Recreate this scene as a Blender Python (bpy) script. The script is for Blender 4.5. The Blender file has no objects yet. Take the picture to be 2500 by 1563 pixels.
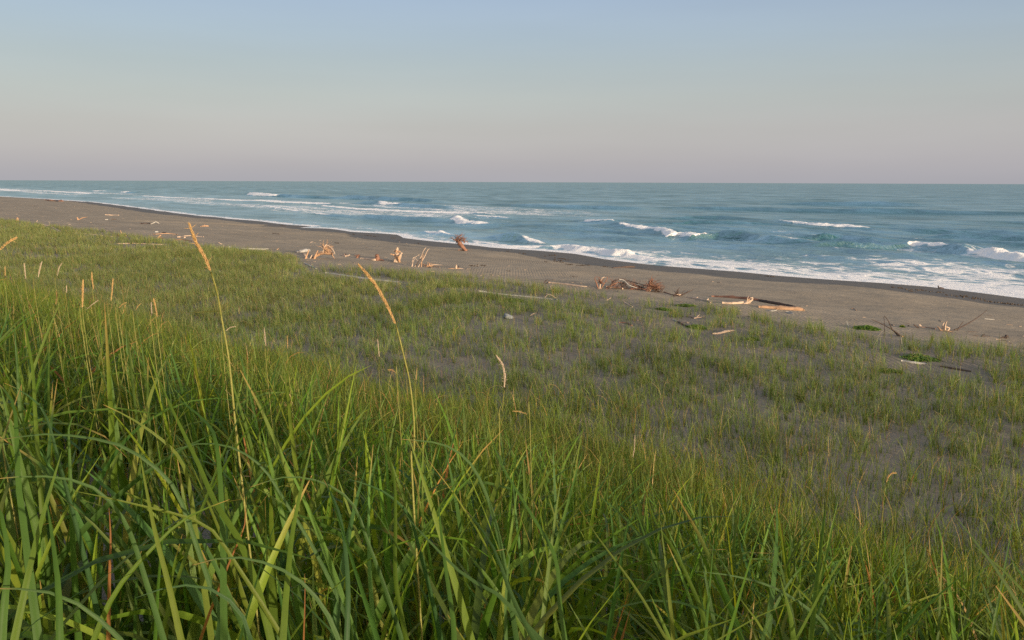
import bpy, math, random
import numpy as np
from mathutils import Matrix, Vector
R = math.radians
rng = np.random.default_rng(7)
random.seed(7)
sc = bpy.context.scene
COL = sc.collection

# ------------------------------------------------------------------ camera
H = 7.5
F = 1925.0                      # focal length in pixels of a 2500 px wide frame
PITCH, ROLL = 9.93, 0.22
M = Matrix.Rotation(R(90 - PITCH), 4, 'X') @ Matrix.Rotation(R(ROLL), 4, 'Z')
cd = bpy.data.cameras.new('camera'); cam = bpy.data.objects.new('camera', cd); COL.objects.link(cam)
cam.matrix_world = Matrix.Translation((0, 0, H)) @ M
cd.sensor_width = 36; cd.lens = 36 * F / 2500; cd.clip_start = 0.05; cd.clip_end = 80000
sc.camera = cam
M3 = np.array(M.to_3x3())

def ray(px, py):
    return M3 @ np.array([(px - 1250) / F, -(py - 781.5) / F, -1.0])
def at(px, py, depth):
    """world point at a given distance from the viewpoint plane"""
    return np.array([0, 0, H]) + ray(px, py) * depth

# shore frame: s runs out to sea, t runs along the beach to the far left
NS = np.array([0.756, 0.655]); TS = np.array([-0.655, 0.756])
def st(x, y): return x * NS[0] + y * NS[1], x * TS[0] + y * TS[1]
def xy(s, t): return s * NS[0] + t * TS[0], s * NS[1] + t * TS[1]

# ------------------------------------------------------------------ noise
def _h(i, j, seed):
    n = (i.astype(np.int64) * 374761393 + j.astype(np.int64) * 668265263 + seed * 1442695041) & 0xffffffff
    n = ((n ^ (n >> 13)) * 1274126177) & 0xffffffff
    n = (n ^ (n >> 16)) & 0xffffffff
    return n / 4294967295.0
def vnoise(x, y, seed=0):
    x = np.asarray(x, float); y = np.asarray(y, float)
    i = np.floor(x); j = np.floor(y); u = x - i; v = y - j
    u = u * u * (3 - 2 * u); v = v * v * (3 - 2 * v)
    a, b, c, d = _h(i, j, seed), _h(i + 1, j, seed), _h(i, j + 1, seed), _h(i + 1, j + 1, seed)
    return (a * (1 - u) + b * u) * (1 - v) + (c * (1 - u) + d * u) * v
def fbm(x, y, seed=0, o=4):
    r = 0; a = .5; tot = 0
    for k in range(o):
        r = r + a * vnoise(x * 2 ** k + 17.3 * k, y * 2 ** k - 9.1 * k, seed + k); tot += a; a *= .5
    return r / tot
def sstep(a, b, x):
    u = np.clip((x - a) / (b - a), 0, 1); return u * u * (3 - 2 * u)

# ------------------------------------------------------------------ shoreline and terrain height
def flat_st(px, py, z=0.0):
    r = ray(px, py); k = (z - H) / r[2]
    return st(r[0] * k, r[1] * k)
SHORE = [(-60, 476), (0, 480), (107, 486), (228, 494), (322, 506), (457, 524), (560, 534), (650, 542), (700, 549), (728, 557),
         (765, 553), (800, 558), (858, 566), (930, 570), (965, 573), (985, 581), (1050, 588), (1110, 595), (1200, 604), (1311, 611),
         (1400, 620), (1472, 632), (1607, 648), (1700, 656), (1800, 664), (1884, 672), (2010, 681), (2144, 690), (2260, 700), (2360, 712), (2500, 729)]
_p = sorted([flat_st(*p)[::-1] for p in SHORE])
_T0 = np.array([a for a, b in _p]); _S0 = np.array([b for a, b in _p])
def shore_s(t):
    t = np.asarray(t, float)
    return np.interp(t, _T0, _S0) + (0.25 * np.sin(t * .35) + .5 * (fbm(t * .12, t * 0 + 3.3, 5, 2) - .5))
def terrain(x, y):
    x = np.asarray(x, float); y = np.asarray(y, float)
    s, t = st(x, y); u = shore_s(t) - s
    z = np.interp(u, [-400, -60, -12, 0, 8, 18, 27, 40, 200], [-9, -3.2, -.8, 0, .50, 1.25, 1.85, 2.05, 2.25])
    drop = 1.35 + .36 * np.where(s > 0, s, s * .55) + .035 * t
    drop = 1.05 + np.logaddexp(0, (drop - 1.05) * 3.2) / 3.2
    dune = H - drop
    k = 2.2
    zz = np.logaddexp(z * k, dune * k) / k
    land = sstep(0, 6, u)
    dn = sstep(14, 6, s)
    zz = zz + land * ((fbm(x * .35, y * .35, 11, 4) - .5) * (.16 + .3 * dn * sstep(2, 6, np.hypot(x, y))) + (fbm(x * .07, y * .07, 21, 2) - .5) * .25 * sstep(8, 16, u))
    return zz
def hit(px, py):
    r = ray(px, py); lo = .4; hi = None; k = .4
    while k < 3000:
        p = np.array([0, 0, H]) + r * k
        if p[2] < float(terrain(p[0], p[1])): hi = k; break
        lo = k; k *= 1.03
    if hi is None: return at(px, py, 400)
    for _ in range(24):
        m = .5 * (lo + hi); p = np.array([0, 0, H]) + r * m
        if p[2] < float(terrain(p[0], p[1])): hi = m
        else: lo = m
    p = np.array([0, 0, H]) + r * hi
    return p
def depth_of(p): return float(-(M3.T @ (np.asarray(p) - np.array([0, 0, H])))[2])

# ------------------------------------------------------------------ materials
class NT:
    def __init__(self, name):
        self.m = bpy.data.materials.new(name); self.m.use_nodes = True
        self.t = self.m.node_tree; self.t.nodes.clear()
    def n(self, typ, **kw):
        nd = self.t.nodes.new(typ)
        for k, v in kw.items():
            if k[0] == '_': setattr(nd, k[1:], v)
            else:
                key = int(k[1:]) if k[0] == 'i' and k[1:].isdigit() else k.replace('_', ' ')
                if isinstance(v, tuple) and len(v) == 2 and hasattr(v[0], 'outputs'):
                    self.t.links.new(v[0].outputs[v[1]], nd.inputs[key])
                else: nd.inputs[key].default_value = v
        return nd
    def l(self, a, ao, b, bi): self.t.links.new(a.outputs[ao], b.inputs[bi])
    def ramp(self, src, so, stops):
        r = self.n('ShaderNodeValToRGB'); self.l(src, so, r, 'Fac'); e = r.color_ramp.elements
        while len(e) < len(stops): e.new(.5)
        for q, (p, c) in zip(e, stops):
            q.position = p; q.color = (*c, 1) if isinstance(c, (tuple, list)) else (c, c, c, 1)
        return r
    def mixc(self, f, a, b, blend='MIX'):
        m = self.n('ShaderNodeMix', _data_type='RGBA', _blend_type=blend)
        for k, v in ((0, f), (6, a), (7, b)):
            if isinstance(v, tuple) and len(v) == 2 and hasattr(v[0], 'outputs'): self.t.links.new(v[0].outputs[v[1]], m.inputs[k])
            elif k == 0: m.inputs[k].default_value = v
            else: m.inputs[k].default_value = (*v, 1)
        return m
    def math(self, op, a, b=0.0, c=0.0, clamp=False):
        m = self.n('ShaderNodeMath', _operation=op, _use_clamp=clamp)
        for k, v in ((0, a), (1, b), (2, c)):
            if isinstance(v, tuple): self.t.links.new(v[0].outputs[v[1]], m.inputs[k])
            else: m.inputs[k].default_value = v
        return m
    def out(self, sh, o=0):
        q = self.n('ShaderNodeOutputMaterial'); self.l(sh, o, q, 'Surface'); return self.m

def mat_sand():
    k = NT('sand'); geo = k.n('ShaderNodeNewGeometry'); wet = k.n('ShaderNodeAttribute', _attribute_name='wet')
    pos = k.n('ShaderNodeVectorMath', _operation='ADD'); k.l(geo, 'Position', pos, 0)
    big = k.n('ShaderNodeTexNoise', Vector=(pos, 0), Scale=.22, Detail=5.0, Roughness=.6)
    mid = k.n('ShaderNodeTexNoise', Vector=(pos, 0), Scale=1.7, Detail=6.0, Roughness=.65)
    fine = k.n('ShaderNodeTexNoise', Vector=(pos, 0), Scale=60.0, Detail=4.0, Roughness=.7)
    dry = k.ramp(big, 'Fac', [(.3, (.300, .256, .192)), (.7, (.380, .323, .240))])
    dry2 = k.mixc(.45, (dry, 0), (k.ramp(mid, 'Fac', [(.3, (.66, .66, .66)), (.75, (1.25, 1.22, 1.2))]), 0), 'MULTIPLY')
    dry3 = k.mixc(.3, (dry2, 2), (k.ramp(fine, 'Fac', [(.3, (.6, .6, .62)), (.7, (1.35, 1.33, 1.3))]), 0), 'MULTIPLY')
    # streaks drawn along the beach by wind and water
    mp = k.n('ShaderNodeMapping', Vector=(pos, 0)); mp.vector_type = 'TEXTURE'; mp.inputs['Rotation'].default_value = (0, 0, R(41)); mp.inputs['Scale'].default_value = (1.6, 18, 1)
    stn = k.n('ShaderNodeTexNoise', Vector=(mp, 0), Scale=1.0, Detail=6.0, Roughness=.6)
    dry4 = k.mixc(.5, (dry3, 2), (k.ramp(stn, 'Fac', [(.35, (.8, .8, .81)), (.65, (1.14, 1.13, 1.12))]), 0), 'MULTIPLY')
    w = k.math('ADD', (wet, 'Fac'), (k.math('MULTIPLY', (k.math('SUBTRACT', (stn, 'Fac'), .5), 0), 1.1), 0), clamp=True)
    wf = k.ramp(w, 0, [(.38, 0.), (.56, 1.)])
    vg = k.n('ShaderNodeAttribute', _attribute_name='veg_shade'); shade_tint = k.mixc((vg, 'Fac'), (1, 1, 1), (.70, .74, .80)); dry4 = k.mixc(1.0, (dry4, 2), (shade_tint, 2), 'MULTIPLY')  # shade of dune and grass painted into the sand colour, darker and cooler
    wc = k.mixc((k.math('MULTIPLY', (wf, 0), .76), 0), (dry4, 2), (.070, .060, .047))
    rip = k.n('ShaderNodeTexWave', Vector=(pos, 0), Scale=1.75, Distortion=3.5, Detail=3.0, _wave_type='BANDS', _bands_direction='X')
    rip.inputs['Detail Scale'].default_value = .9
    rm = k.ramp(k.n('ShaderNodeTexNoise', Vector=(pos, 0), Scale=.12, Detail=3.0), 'Fac', [(.42, 0.), (.6, 1.)])
    rh = k.math('MULTIPLY', (rip, 'Fac'), (k.math('MULTIPLY', (rm, 0), (k.math('SUBTRACT', 1.0, (wf, 0)), 0)), 0))
    hgt = k.math('ADD', (k.math('MULTIPLY', (rh, 0), .011), 0), (k.math('ADD', (k.math('MULTIPLY', (mid, 'Fac'), .07), 0), (k.math('MULTIPLY', (fine, 'Fac'), .008), 0)), 0))
    bp = k.n('ShaderNodeBump', Height=(hgt, 0), Strength=.8, Distance=1.0)
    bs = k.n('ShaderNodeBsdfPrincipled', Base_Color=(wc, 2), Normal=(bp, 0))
    rr = k.ramp(wf, 0, [(0., .9), (.8, .7), (1., .55)]); k.l(rr, 0, bs, 'Roughness')
    bs.inputs['Specular IOR Level'].default_value = .14
    return k.out(bs)

def mat_water():
    k = NT('sea_water'); geo = k.n('ShaderNodeNewGeometry'); fa = k.n('ShaderNodeAttribute', _attribute_name='foam'); sh = k.n('ShaderNodeAttribute', _attribute_name='shallow')
    mp = k.n('ShaderNodeMapping', Vector=(geo, 'Position')); mp.vector_type = 'TEXTURE'; mp.inputs['Rotation'].default_value = (0, 0, R(41)); mp.inputs['Scale'].default_value = (1, 2.4, 1)
    # bump: chop at several scales, drawn out along the crests
    n1 = k.n('ShaderNodeTexNoise', Vector=(mp, 0), Scale=.28, Detail=6.0, Roughness=.62, Distortion=.4)
    n2 = k.n('ShaderNodeTexNoise', Vector=(mp, 0), Scale=1.7, Detail=5.0, Roughness=.6, Distortion=.5)
    n3 = k.n('ShaderNodeTexNoise', Vector=(mp, 0), Scale=.035, Detail=4.0, Roughness=.6)
    hh = k.math('ADD', (k.math('MULTIPLY', (n1, 'Fac'), 1.15), 0), (k.math('ADD', (k.math('MULTIPLY', (n2, 'Fac'), .20), 0), (k.math('MULTIPLY', (n3, 'Fac'), 3.2), 0)), 0))
    # lacy foam
    lc = k.n('ShaderNodeTexNoise', Vector=(mp, 0), Scale=.45, Detail=6.0, Roughness=.62, Distortion=1.1)
    vo = k.n('ShaderNodeTexVoronoi', _feature='DISTANCE_TO_EDGE', Scale=1.1)
    dv = k.mixc(.35, (1, 1, 1), (1, 1, 1)); ad = k.n('ShaderNodeVectorMath', _operation='ADD')
    k.l(mp, 0, ad, 0); nz = k.n('ShaderNodeTexNoise', Vector=(mp, 0), Scale=.9, Detail=4.0); k.l(nz, 'Color', ad, 1); k.l(ad, 0, vo, 'Vector')
    lace = k.math('SUBTRACT', .22, (vo, 'Distance'), clamp=True)
    ln = k.math('ADD', (lc, 'Fac'), (k.math('MULTIPLY', (lace, 0), .75), 0))
    th = k.math('SUBTRACT', .95, (k.math('MULTIPLY', (fa, 'Fac'), .78), 0))
    d = k.math('SUBTRACT', (ln, 0), (th, 0))
    fm = k.math('MULTIPLY', (k.math('SMOOTH_MIN', (k.math('MULTIPLY', (d, 0), 6.0), 0), 1.0, .2), 0), 1.0, clamp=True)
    fm2 = k.math('MULTIPLY', (fm, 0), (k.math('GREATER_THAN', (fa, 'Fac'), .02), 0), clamp=True)
    deep = k.ramp(n3, 'Fac', [(.3, (.014, .088, .088)), (.7, (.022, .118, .120))])
    n4 = k.n('ShaderNodeTexNoise', Vector=(mp, 0), Scale=.14, Detail=7.0, Roughness=.72, Distortion=.5)
    bc0 = k.mixc(.8, (deep, 0), (k.ramp(n4, 'Fac', [(.38, (.58, .66, .68)), (.62, (1.32, 1.25, 1.22))]), 0), 'MULTIPLY')
    bc = k.mixc((sh, 'Fac'), (bc0, 2), (.30, .42, .43))
    bp = k.n('ShaderNodeBump', Height=(hh, 0), Strength=1.0, Distance=.9)
    di = k.n('ShaderNodeBsdfDiffuse', Color=(bc, 2), Normal=(bp, 0)); gl = k.n('ShaderNodeBsdfGlossy', Roughness=.16, Normal=(bp, 0)); gl.inputs['Color'].default_value = (.90, 1, .97, 1)
    fr = k.n('ShaderNodeFresnel', IOR=1.33, Normal=(bp, 0)); cap = k.ramp(n4, 'Fac', [(.40, .44), (.50, .57), (.62, .68)]); cp3 = k.ramp(n3, 'Fac', [(.36, .80), (.62, 1.1)])
    cap2 = k.math('MULTIPLY', (cap, 0), (cp3, 0)); fc = k.math('MINIMUM', (fr, 0), (cap2, 0))
    wa = k.n('ShaderNodeMixShader'); k.l(fc, 0, wa, 0); k.l(di, 0, wa, 1); k.l(gl, 0, wa, 2)
    fh = k.n('ShaderNodeTexNoise', Vector=(geo, 'Position'), Scale=2.6, Detail=7.0, Roughness=.75)
    fb = k.n('ShaderNodeBump', Height=(k.math('ADD', (fh, 'Fac'), (fm, 0)), 0), Strength=.45, Distance=.4)
    fo = k.n('ShaderNodeBsdfPrincipled', Base_Color=(.94, .94, .93, 1), Roughness=.9, Normal=(fb, 0))
    mx = k.n('ShaderNodeMixShader'); k.l(fm2, 0, mx, 0); k.l(wa, 0, mx, 1); k.l(fo, 0, mx, 2)
    return k.out(mx)

def mat_grass(name, transl=.42, rough=.42):
    k = NT(name); at_ = k.n('ShaderNodeAttribute', _attribute_name='tint'); bl = k.n('ShaderNodeAttribute', _attribute_name='across')
    geo = k.n('ShaderNodeNewGeometry')
    wv = k.math('SINE', (k.math('MULTIPLY', (bl, 'Fac'), 40.0), 0)); 
    nz = k.n('ShaderNodeTexNoise', Vector=(geo, 'Position'), Scale=38.0, Detail=3.0)
    c0 = k.mixc(.35, (at_, 'Color'), (k.ramp(nz, 'Fac', [(.3, (.72, .74, .7)), (.7, (1.22, 1.2, 1.1))]), 0), 'MULTIPLY')
    rib = k.math('MULTIPLY_ADD', (wv, 0), .06, 1.0)
    c = k.n('ShaderNodeVectorMath', _operation='SCALE'); k.l(c0, 2, c, 0); k.l(rib, 0, c, 'Scale')
    bp = k.n('ShaderNodeBump', Height=(wv, 0), Strength=.25, Distance=.0006)
    bs = k.n('ShaderNodeBsdfPrincipled', Base_Color=(c, 0), Roughness=rough, Normal=(bp, 0)); bs.inputs['Specular IOR Level'].default_value = .22
    tc = k.mixc(1.0, (c, 0), (1.75, 1.55, .48), 'MULTIPLY')
    tr = k.n('ShaderNodeBsdfTranslucent', Color=(tc, 2))
    mx = k.n('ShaderNodeMixShader', i0=transl); k.l(bs, 0, mx, 1); k.l(tr, 0, mx, 2)
    return k.out(mx)

def mat_wood(name, c1, c2, rough=.8):
    k = NT(name); tc = k.n('ShaderNodeTexCoord'); at_ = k.n('ShaderNodeAttribute', _attribute_name='grain')
    n1 = k.n('ShaderNodeTexNoise', Vector=(at_, 'Vector'), Scale=5.0, Detail=6.0, Roughness=.7)
    n2 = k.n('ShaderNodeTexNoise', Vector=(tc, 'Object'), Scale=3.0, Detail=4.0)
    c = k.ramp(n1, 'Fac', [(.3, c1), (.68, c2)])
    c2_ = k.mixc(.6, (c, 0), (k.ramp(n2, 'Fac', [(.32, (.55, .55, .58)), (.68, (1.2, 1.18, 1.15))]), 0), 'MULTIPLY')
    bp = k.n('ShaderNodeBump', Height=(n1, 'Fac'), Strength=.6, Distance=.02)
    return k.out(k.n('ShaderNodeBsdfPrincipled', Base_Color=(c2_, 2), Roughness=rough, Normal=(bp, 0)))

def mat_plain(name, c1, c2, scale=30, rough=.8, transl=0):
    k = NT(name); tc = k.n('ShaderNodeNewGeometry')
    n = k.n('ShaderNodeTexNoise', Vector=(tc, 'Position'), Scale=scale, Detail=5.0, Roughness=.65)
    c = k.ramp(n, 'Fac', [(.3, c1), (.7, c2)])
    bp = k.n('ShaderNodeBump', Height=(n, 'Fac'), Strength=.4, Distance=.01)
    bs = k.n('ShaderNodeBsdfPrincipled', Base_Color=(c, 0), Roughness=rough, Normal=(bp, 0))
    if not transl: return k.out(bs)
    tr = k.n('ShaderNodeBsdfTranslucent', Color=(c, 0)); mx = k.n('ShaderNodeMixShader', i0=transl); k.l(bs, 0, mx, 1); k.l(tr, 0, mx, 2)
    return k.out(mx)

MT = dict(
    sand=mat_sand(), water=mat_water(), grass=mat_grass('grass_blade'), 
    pale=mat_wood('bleached_wood', (.42, .30, .21), (.70, .56, .44)),
    tan=mat_wood('tan_wood', (.32, .19, .11), (.56, .37, .235)),
    red=mat_wood('red_brown_wood', (.13, .065, .045), (.33, .175, .12)),
    dark=mat_wood('dark_wood', (.045, .030, .026), (.12, .085, .07)),
    silver=mat_wood('silver_wood', (.30, .30, .29), (.56, .55, .52)),
    weed=mat_plain('seaweed', (.028, .020, .014), (.07, .05, .035), 14, .6),
    stone=mat_plain('pale_stone', (.15, .17, .18), (.27, .30, .31), 6, .8),
    spike=mat_plain('seed_spike', (.42, .25, .09), (.72, .50, .22), 160, .7, .25),
    spikepale=mat_plain('faded_seed_spike', (.40, .31, .22), (.66, .55, .42), 160, .8, .2),
    stem=mat_plain('seed_stem', (.20, .22, .05), (.36, .34, .10), 60, .5, .25),
    leaf=mat_plain('beach_pea_leaf', (.09, .19, .02), (.18, .30, .045), 9, .55, .3),
)

# ------------------------------------------------------------------ mesh helpers
def np_mesh(name, verts, faces, mat, smooth=True, attrs=(), parent=None):
    verts = np.ascontiguousarray(verts, np.float32); faces = np.ascontiguousarray(faces, np.int32)
    me = bpy.data.meshes.new(name); n, m, q = len(verts), len(faces), faces.shape[1]
    me.vertices.add(n); me.vertices.foreach_set('co', verts.ravel())
    me.loops.add(m * q); me.loops.foreach_set('vertex_index', faces.ravel())
    me.polygons.add(m); me.polygons.foreach_set('loop_start', np.arange(0, m * q, q, dtype=np.int32))
    me.polygons.foreach_set('use_smooth', np.full(m, smooth, bool))
    for an, typ, data in attrs:
        a = me.attributes.new(an, typ, 'POINT'); key = {'FLOAT': 'value', 'FLOAT_COLOR': 'color', 'FLOAT_VECTOR': 'vector'}[typ]
        a.data.foreach_set(key, np.ascontiguousarray(data, np.float32).ravel())
    me.update(calc_edges=True); me.materials.append(mat)
    o = bpy.data.objects.new(name, me); COL.objects.link(o)
    if parent is not None: o.parent = parent
    return o
def grid_faces(a, b):
    i = np.arange(a * b).reshape(a, b)
    return np.stack([i[:-1, :-1].ravel(), i[1:, :-1].ravel(), i[1:, 1:].ravel(), i[:-1, 1:].ravel()], 1)
def spaced(stops):
    """list of coordinates; stops = (start, step at start) pairs, step interpolated between them"""
    xs = [stops[0][0]]; P = [p for p, _ in stops]; Q = [q for _, q in stops]
    while xs[-1] < P[-1]: xs.append(xs[-1] + float(np.interp(xs[-1], P, Q)))
    return np.array(xs)
def tag(o, label=None, cat=None, group=None, kind=None):
    if label: o['label'] = label
    if cat: o['category'] = cat
    if group: o['group'] = group
    if kind: o['kind'] = kind
    return o

EDGE = [(-80, 528), (0, 536), (60, 543), (130, 552), (200, 560), (300, 572), (420, 590), (560, 610), (640, 618), (730, 626), (760, 648), (880, 655), (1000, 665), (1150, 675), (1250, 688),
        (1350, 706), (1450, 718), (1560, 738), (1650, 748), (1800, 760), (1900, 780), (2000, 800), (2100, 818), (2200, 830), (2350, 838), (2500, 848), (2700, 870)]
_e = sorted([tuple(st(*hit(*p)[:2])[::-1]) for p in EDGE])
_TE = np.array([a for a, b in _e]); _SE = np.array([b for a, b in _e])
def veg_edge(t): return np.interp(t, _TE, _SE) + 1.2 * (fbm(t * .35, t * 0 + 1.7, 107, 3) - .5)

# ------------------------------------------------------------------ sand
tt = spaced([(-3000, 400), (-200, 12), (-60, 1.2), (-12, .25), (45, .25), (120, .8), (400, 5), (1500, 50), (26000, 3000)])
ss = spaced([(-400, 60), (-60, 6), (-12, .5), (-3, .16), (34, .16), (60, .3), (90, 4), (400, 60)])
S, T = np.meshgrid(ss, tt, indexing='ij')
X, Y = xy(S, T)
# for very long distances the shore runs straight on
Z = terrain(X, Y)
U = shore_s(T) - S
wet = sstep(8.5, 4.5, U + 2.5 * (fbm(T * .05, S * .02, 31, 3) - .5) - 1.2)
np_mesh('sand_ground', np.stack([X, Y, Z], -1).reshape(-1, 3), grid_faces(*S.shape)[:, ::-1], MT['sand'], True, [('wet', 'FLOAT', wet), ('veg_shade', 'FLOAT', sstep(2.5, -3.0, S - veg_edge(T) + 2.5 * (fbm(S * .25, T * .25, 37, 3) - .5)) * sstep(-60, -20, T + 0 * S))])  # second attribute masks the painted shade, fading out at the grass edge
tag(bpy.data.objects['sand_ground'], 'dark grey brown beach sand with wind ripples and a wet band by the surf', 'sand', kind='structure')

# ------------------------------------------------------------------ sea
# each crest: pixels along it, height in m, width, foam 0..1 at every point
CREST = [
 ([(1400, 545, 0, 0), (1470, 551, .35, 0), (1545, 561, .6, .9), (1585, 565, .65, .95), (1620, 574, .8, .8), (1647, 582, .85, 1), (1674, 581, .9, 1), (1701, 586, .9, .9), (1760, 584, 1.0, .35), (1819, 588, .95, 0), (1884, 597, .7, 0), (1960, 603, .35, 0), (2010, 606, 0, 0)], 3.0),
 ([(1900, 588, 0, 0), (1960, 588, .4, 0), (2010, 585, .6, 0), (2060, 586, .55, 0), (2120, 591, .4, 0), (2170, 595, 0, 0)], 2.6),
 ([(1940, 607, 0, 0), (2014, 610, .4, 0), (2101, 608, .5, 0), (2188, 605, .5, .2), (2235, 604, .6, .95), (2296, 610, .7, .7), (2340, 617, .9, .2), (2374, 625, 1.0, 1), (2440, 634, 1.05, 1), (2500, 642, 1.05, 1), (2600, 655, 1, 1)], 2.8),
 ([(1890, 541, 0, 0), (1930, 546, .5, .8), (1990, 551, .6, 1), (2060, 554, .6, 1), (2100, 557, .4, .7), (2130, 558, 0, 0)], 3.0),
 ([(1420, 545, .2, 0), (1435, 547, .45, 1), (1480, 551, .4, .9), (1500, 552, 0, 0)], 2.2),
 ([(1098, 537, 0, .3), (1110, 541, .9, 1), (1140, 546, .8, 1), (1186, 551, .5, .9), (1215, 553, 0, 0)], 3.0),
 ([(780, 503, 0, .5), (796, 505, .3, .9), (922, 514, .5, 1), (1057, 521, .6, 1), (1161, 526, .8, 1), (1200, 529, .2, .5), (1225, 531, 0, 0)], 3.6),
 ([(1150, 530, 0, .4), (1180, 533, .3, .8), (1225, 537, .3, .7), (1245, 538, 0, 0)], 3.0),
 ([(330, 480, 0, .5), (360, 481, .3, .9), (450, 484, .4, .8), (600, 492, .55, 1), (700, 497, .6, 1), (788, 502, .6, .9), (815, 505, .2, .1), (860, 507, 0, 0)], 4.5),
 ([(605, 474, .3, .3), (613, 476, 1.9, 1), (630, 478, 2.3, 1), (655, 480, 1.8, 1), (678, 481, 1.3, .9), (690, 481, 1.0, 0), (760, 483, .8, 0), (850, 485, .5, 0), (930, 487, 0, 0)], 5.0),
 ([(830, 483, 0, 0), (870, 486, 1.1, 0), (940, 489, 1.2, 0), (1030, 493, .9, 0), (1100, 496, 0, 0)], 5.0),
 ([(850, 499, 0, 0), (900, 501, .9, .1), (934, 503, 1.1, .9), (955, 504, 1.1, 1), (975, 505, .9, .8), (990, 506, .7, 0), (1057, 509, .6, 0), (1130, 513, 0, 0)], 4.5),
 ([(-60, 462, .6, .9), (0, 464, .8, 1), (80, 468, .8, 1), (115, 469, .6, .8), (223, 473, .6, .9), (300, 478, .2, .2)], 9.0),
 ([(228, 467, .3, .5), (234, 468, 1.4, 1), (250, 468, 1.2, 1), (262, 469, 0, 0)], 8.0),
 ([(290, 470, .3, .5), (300, 471, 1.5, 1), (322, 472, 1.2, .8), (332, 472, .6, 0), (350, 473, 0, 0)], 7.0),
 ([(640, 505, 0, .4), (648, 507, .3, .8), (690, 512, .3, .7), (721, 517, .3, .8), (735, 518, 0, 0)], 3.0),
 ([(765, 522, 0, .4), (775, 524, .35, .8), (807, 527, .3, .6), (830, 528, .3, 0), (900, 532, 0, 0)], 2.6),
 ([(880, 527, 0, 0), (900, 531, .5, 0), (960, 534, .55, 0), (1050, 540, .5, 0), (1120, 545, 0, 0)], 3.0),
 ([(1175, 583, 0, 0), (1215, 586, .5, 0), (1252, 590, .95, .15), (1275, 593, .8, .6), (1310, 598, .4, .9), (1340, 603, 0, .3)], 1.7),
 ([(1130, 588, 0, .3), (1160, 594, .25, .7), (1200, 598, .2, .6), (1233, 603, .35, .9), (1311, 607, .45, 1), (1338, 608, .4, .6), (1360, 608, .6, .9), (1378, 609, .95, 1), (1419, 615, .85, 1), (1445, 618, .65, .9), (1480, 623, .7, 1), (1505, 627, 1.15, 1), (1525, 628, .9, 1), (1550, 631, .5, 1), (1593, 637, .35, .95), (1660, 644, .25, .85), (1800, 656, .2, .8), (1950, 668, .15, .7), (2100, 680, .15, .7), (2300, 700, .1, .7), (2560, 728, .1, .6)], 1.5),
 ([(1080, 572, 0, .3), (1062, 571, .3, 1), (1076, 573, .8, 1), (1090, 575, .3, .6), (1100, 577, .2, .5)], 1.4),
 ([(1560, 556, 0, 0), (1700, 551, .35, 0), (1850, 551, .35, 0), (2000, 556, 0, 0)], 4.0),
 ([(2150, 562, 0, 0), (2250, 564, .4, 0), (2400, 568, .45, 0), (2560, 574, .4, 0)], 4.0),
 ([(2230, 576, 0, 0), (2330, 579, .45, 0), (2450, 584, .45, 0), (2560, 590, .4, 0)], 3.2),
 ([(1600, 508, 0, 0), (1750, 511, .7, 0), (1950, 514, .7, 0), (2200, 519, .7, 0), (2560, 526, .5, 0)], 8.0),
 ([(1850, 497, 0, 0), (2000, 499, .9, 0), (2150, 501, .9, 0), (2300, 504, 0, 0)], 9.0),
 ([(1150, 500, 0, 0), (1300, 505, .7, 0), (1480, 509, .7, 0), (1600, 512, 0, 0)], 8.0),
 ([(1560, 536, 0, 0), (1700, 534, .4, .1), (1760, 535, .45, .1), (1900, 540, 0, 0)], 4.0),
]
t2 = spaced([(-4000, 700), (-100, 6), (-30, .5), (-8, .28), (110, .28), (200, .8), (500, 4), (1500, 30), (30000, 2500)])
u2 = spaced([(-2.5, .25), (0, .2), (70, .24), (110, .6), (260, 2.4), (900, 14), (4000, 160), (30000, 2500)])
Uw, Tw = np.meshgrid(u2, t2, indexing='ij')
Sw = Uw + shore_s(Tw)
Zw = np.zeros_like(Sw); Fo = np.zeros_like(Sw)
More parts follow.
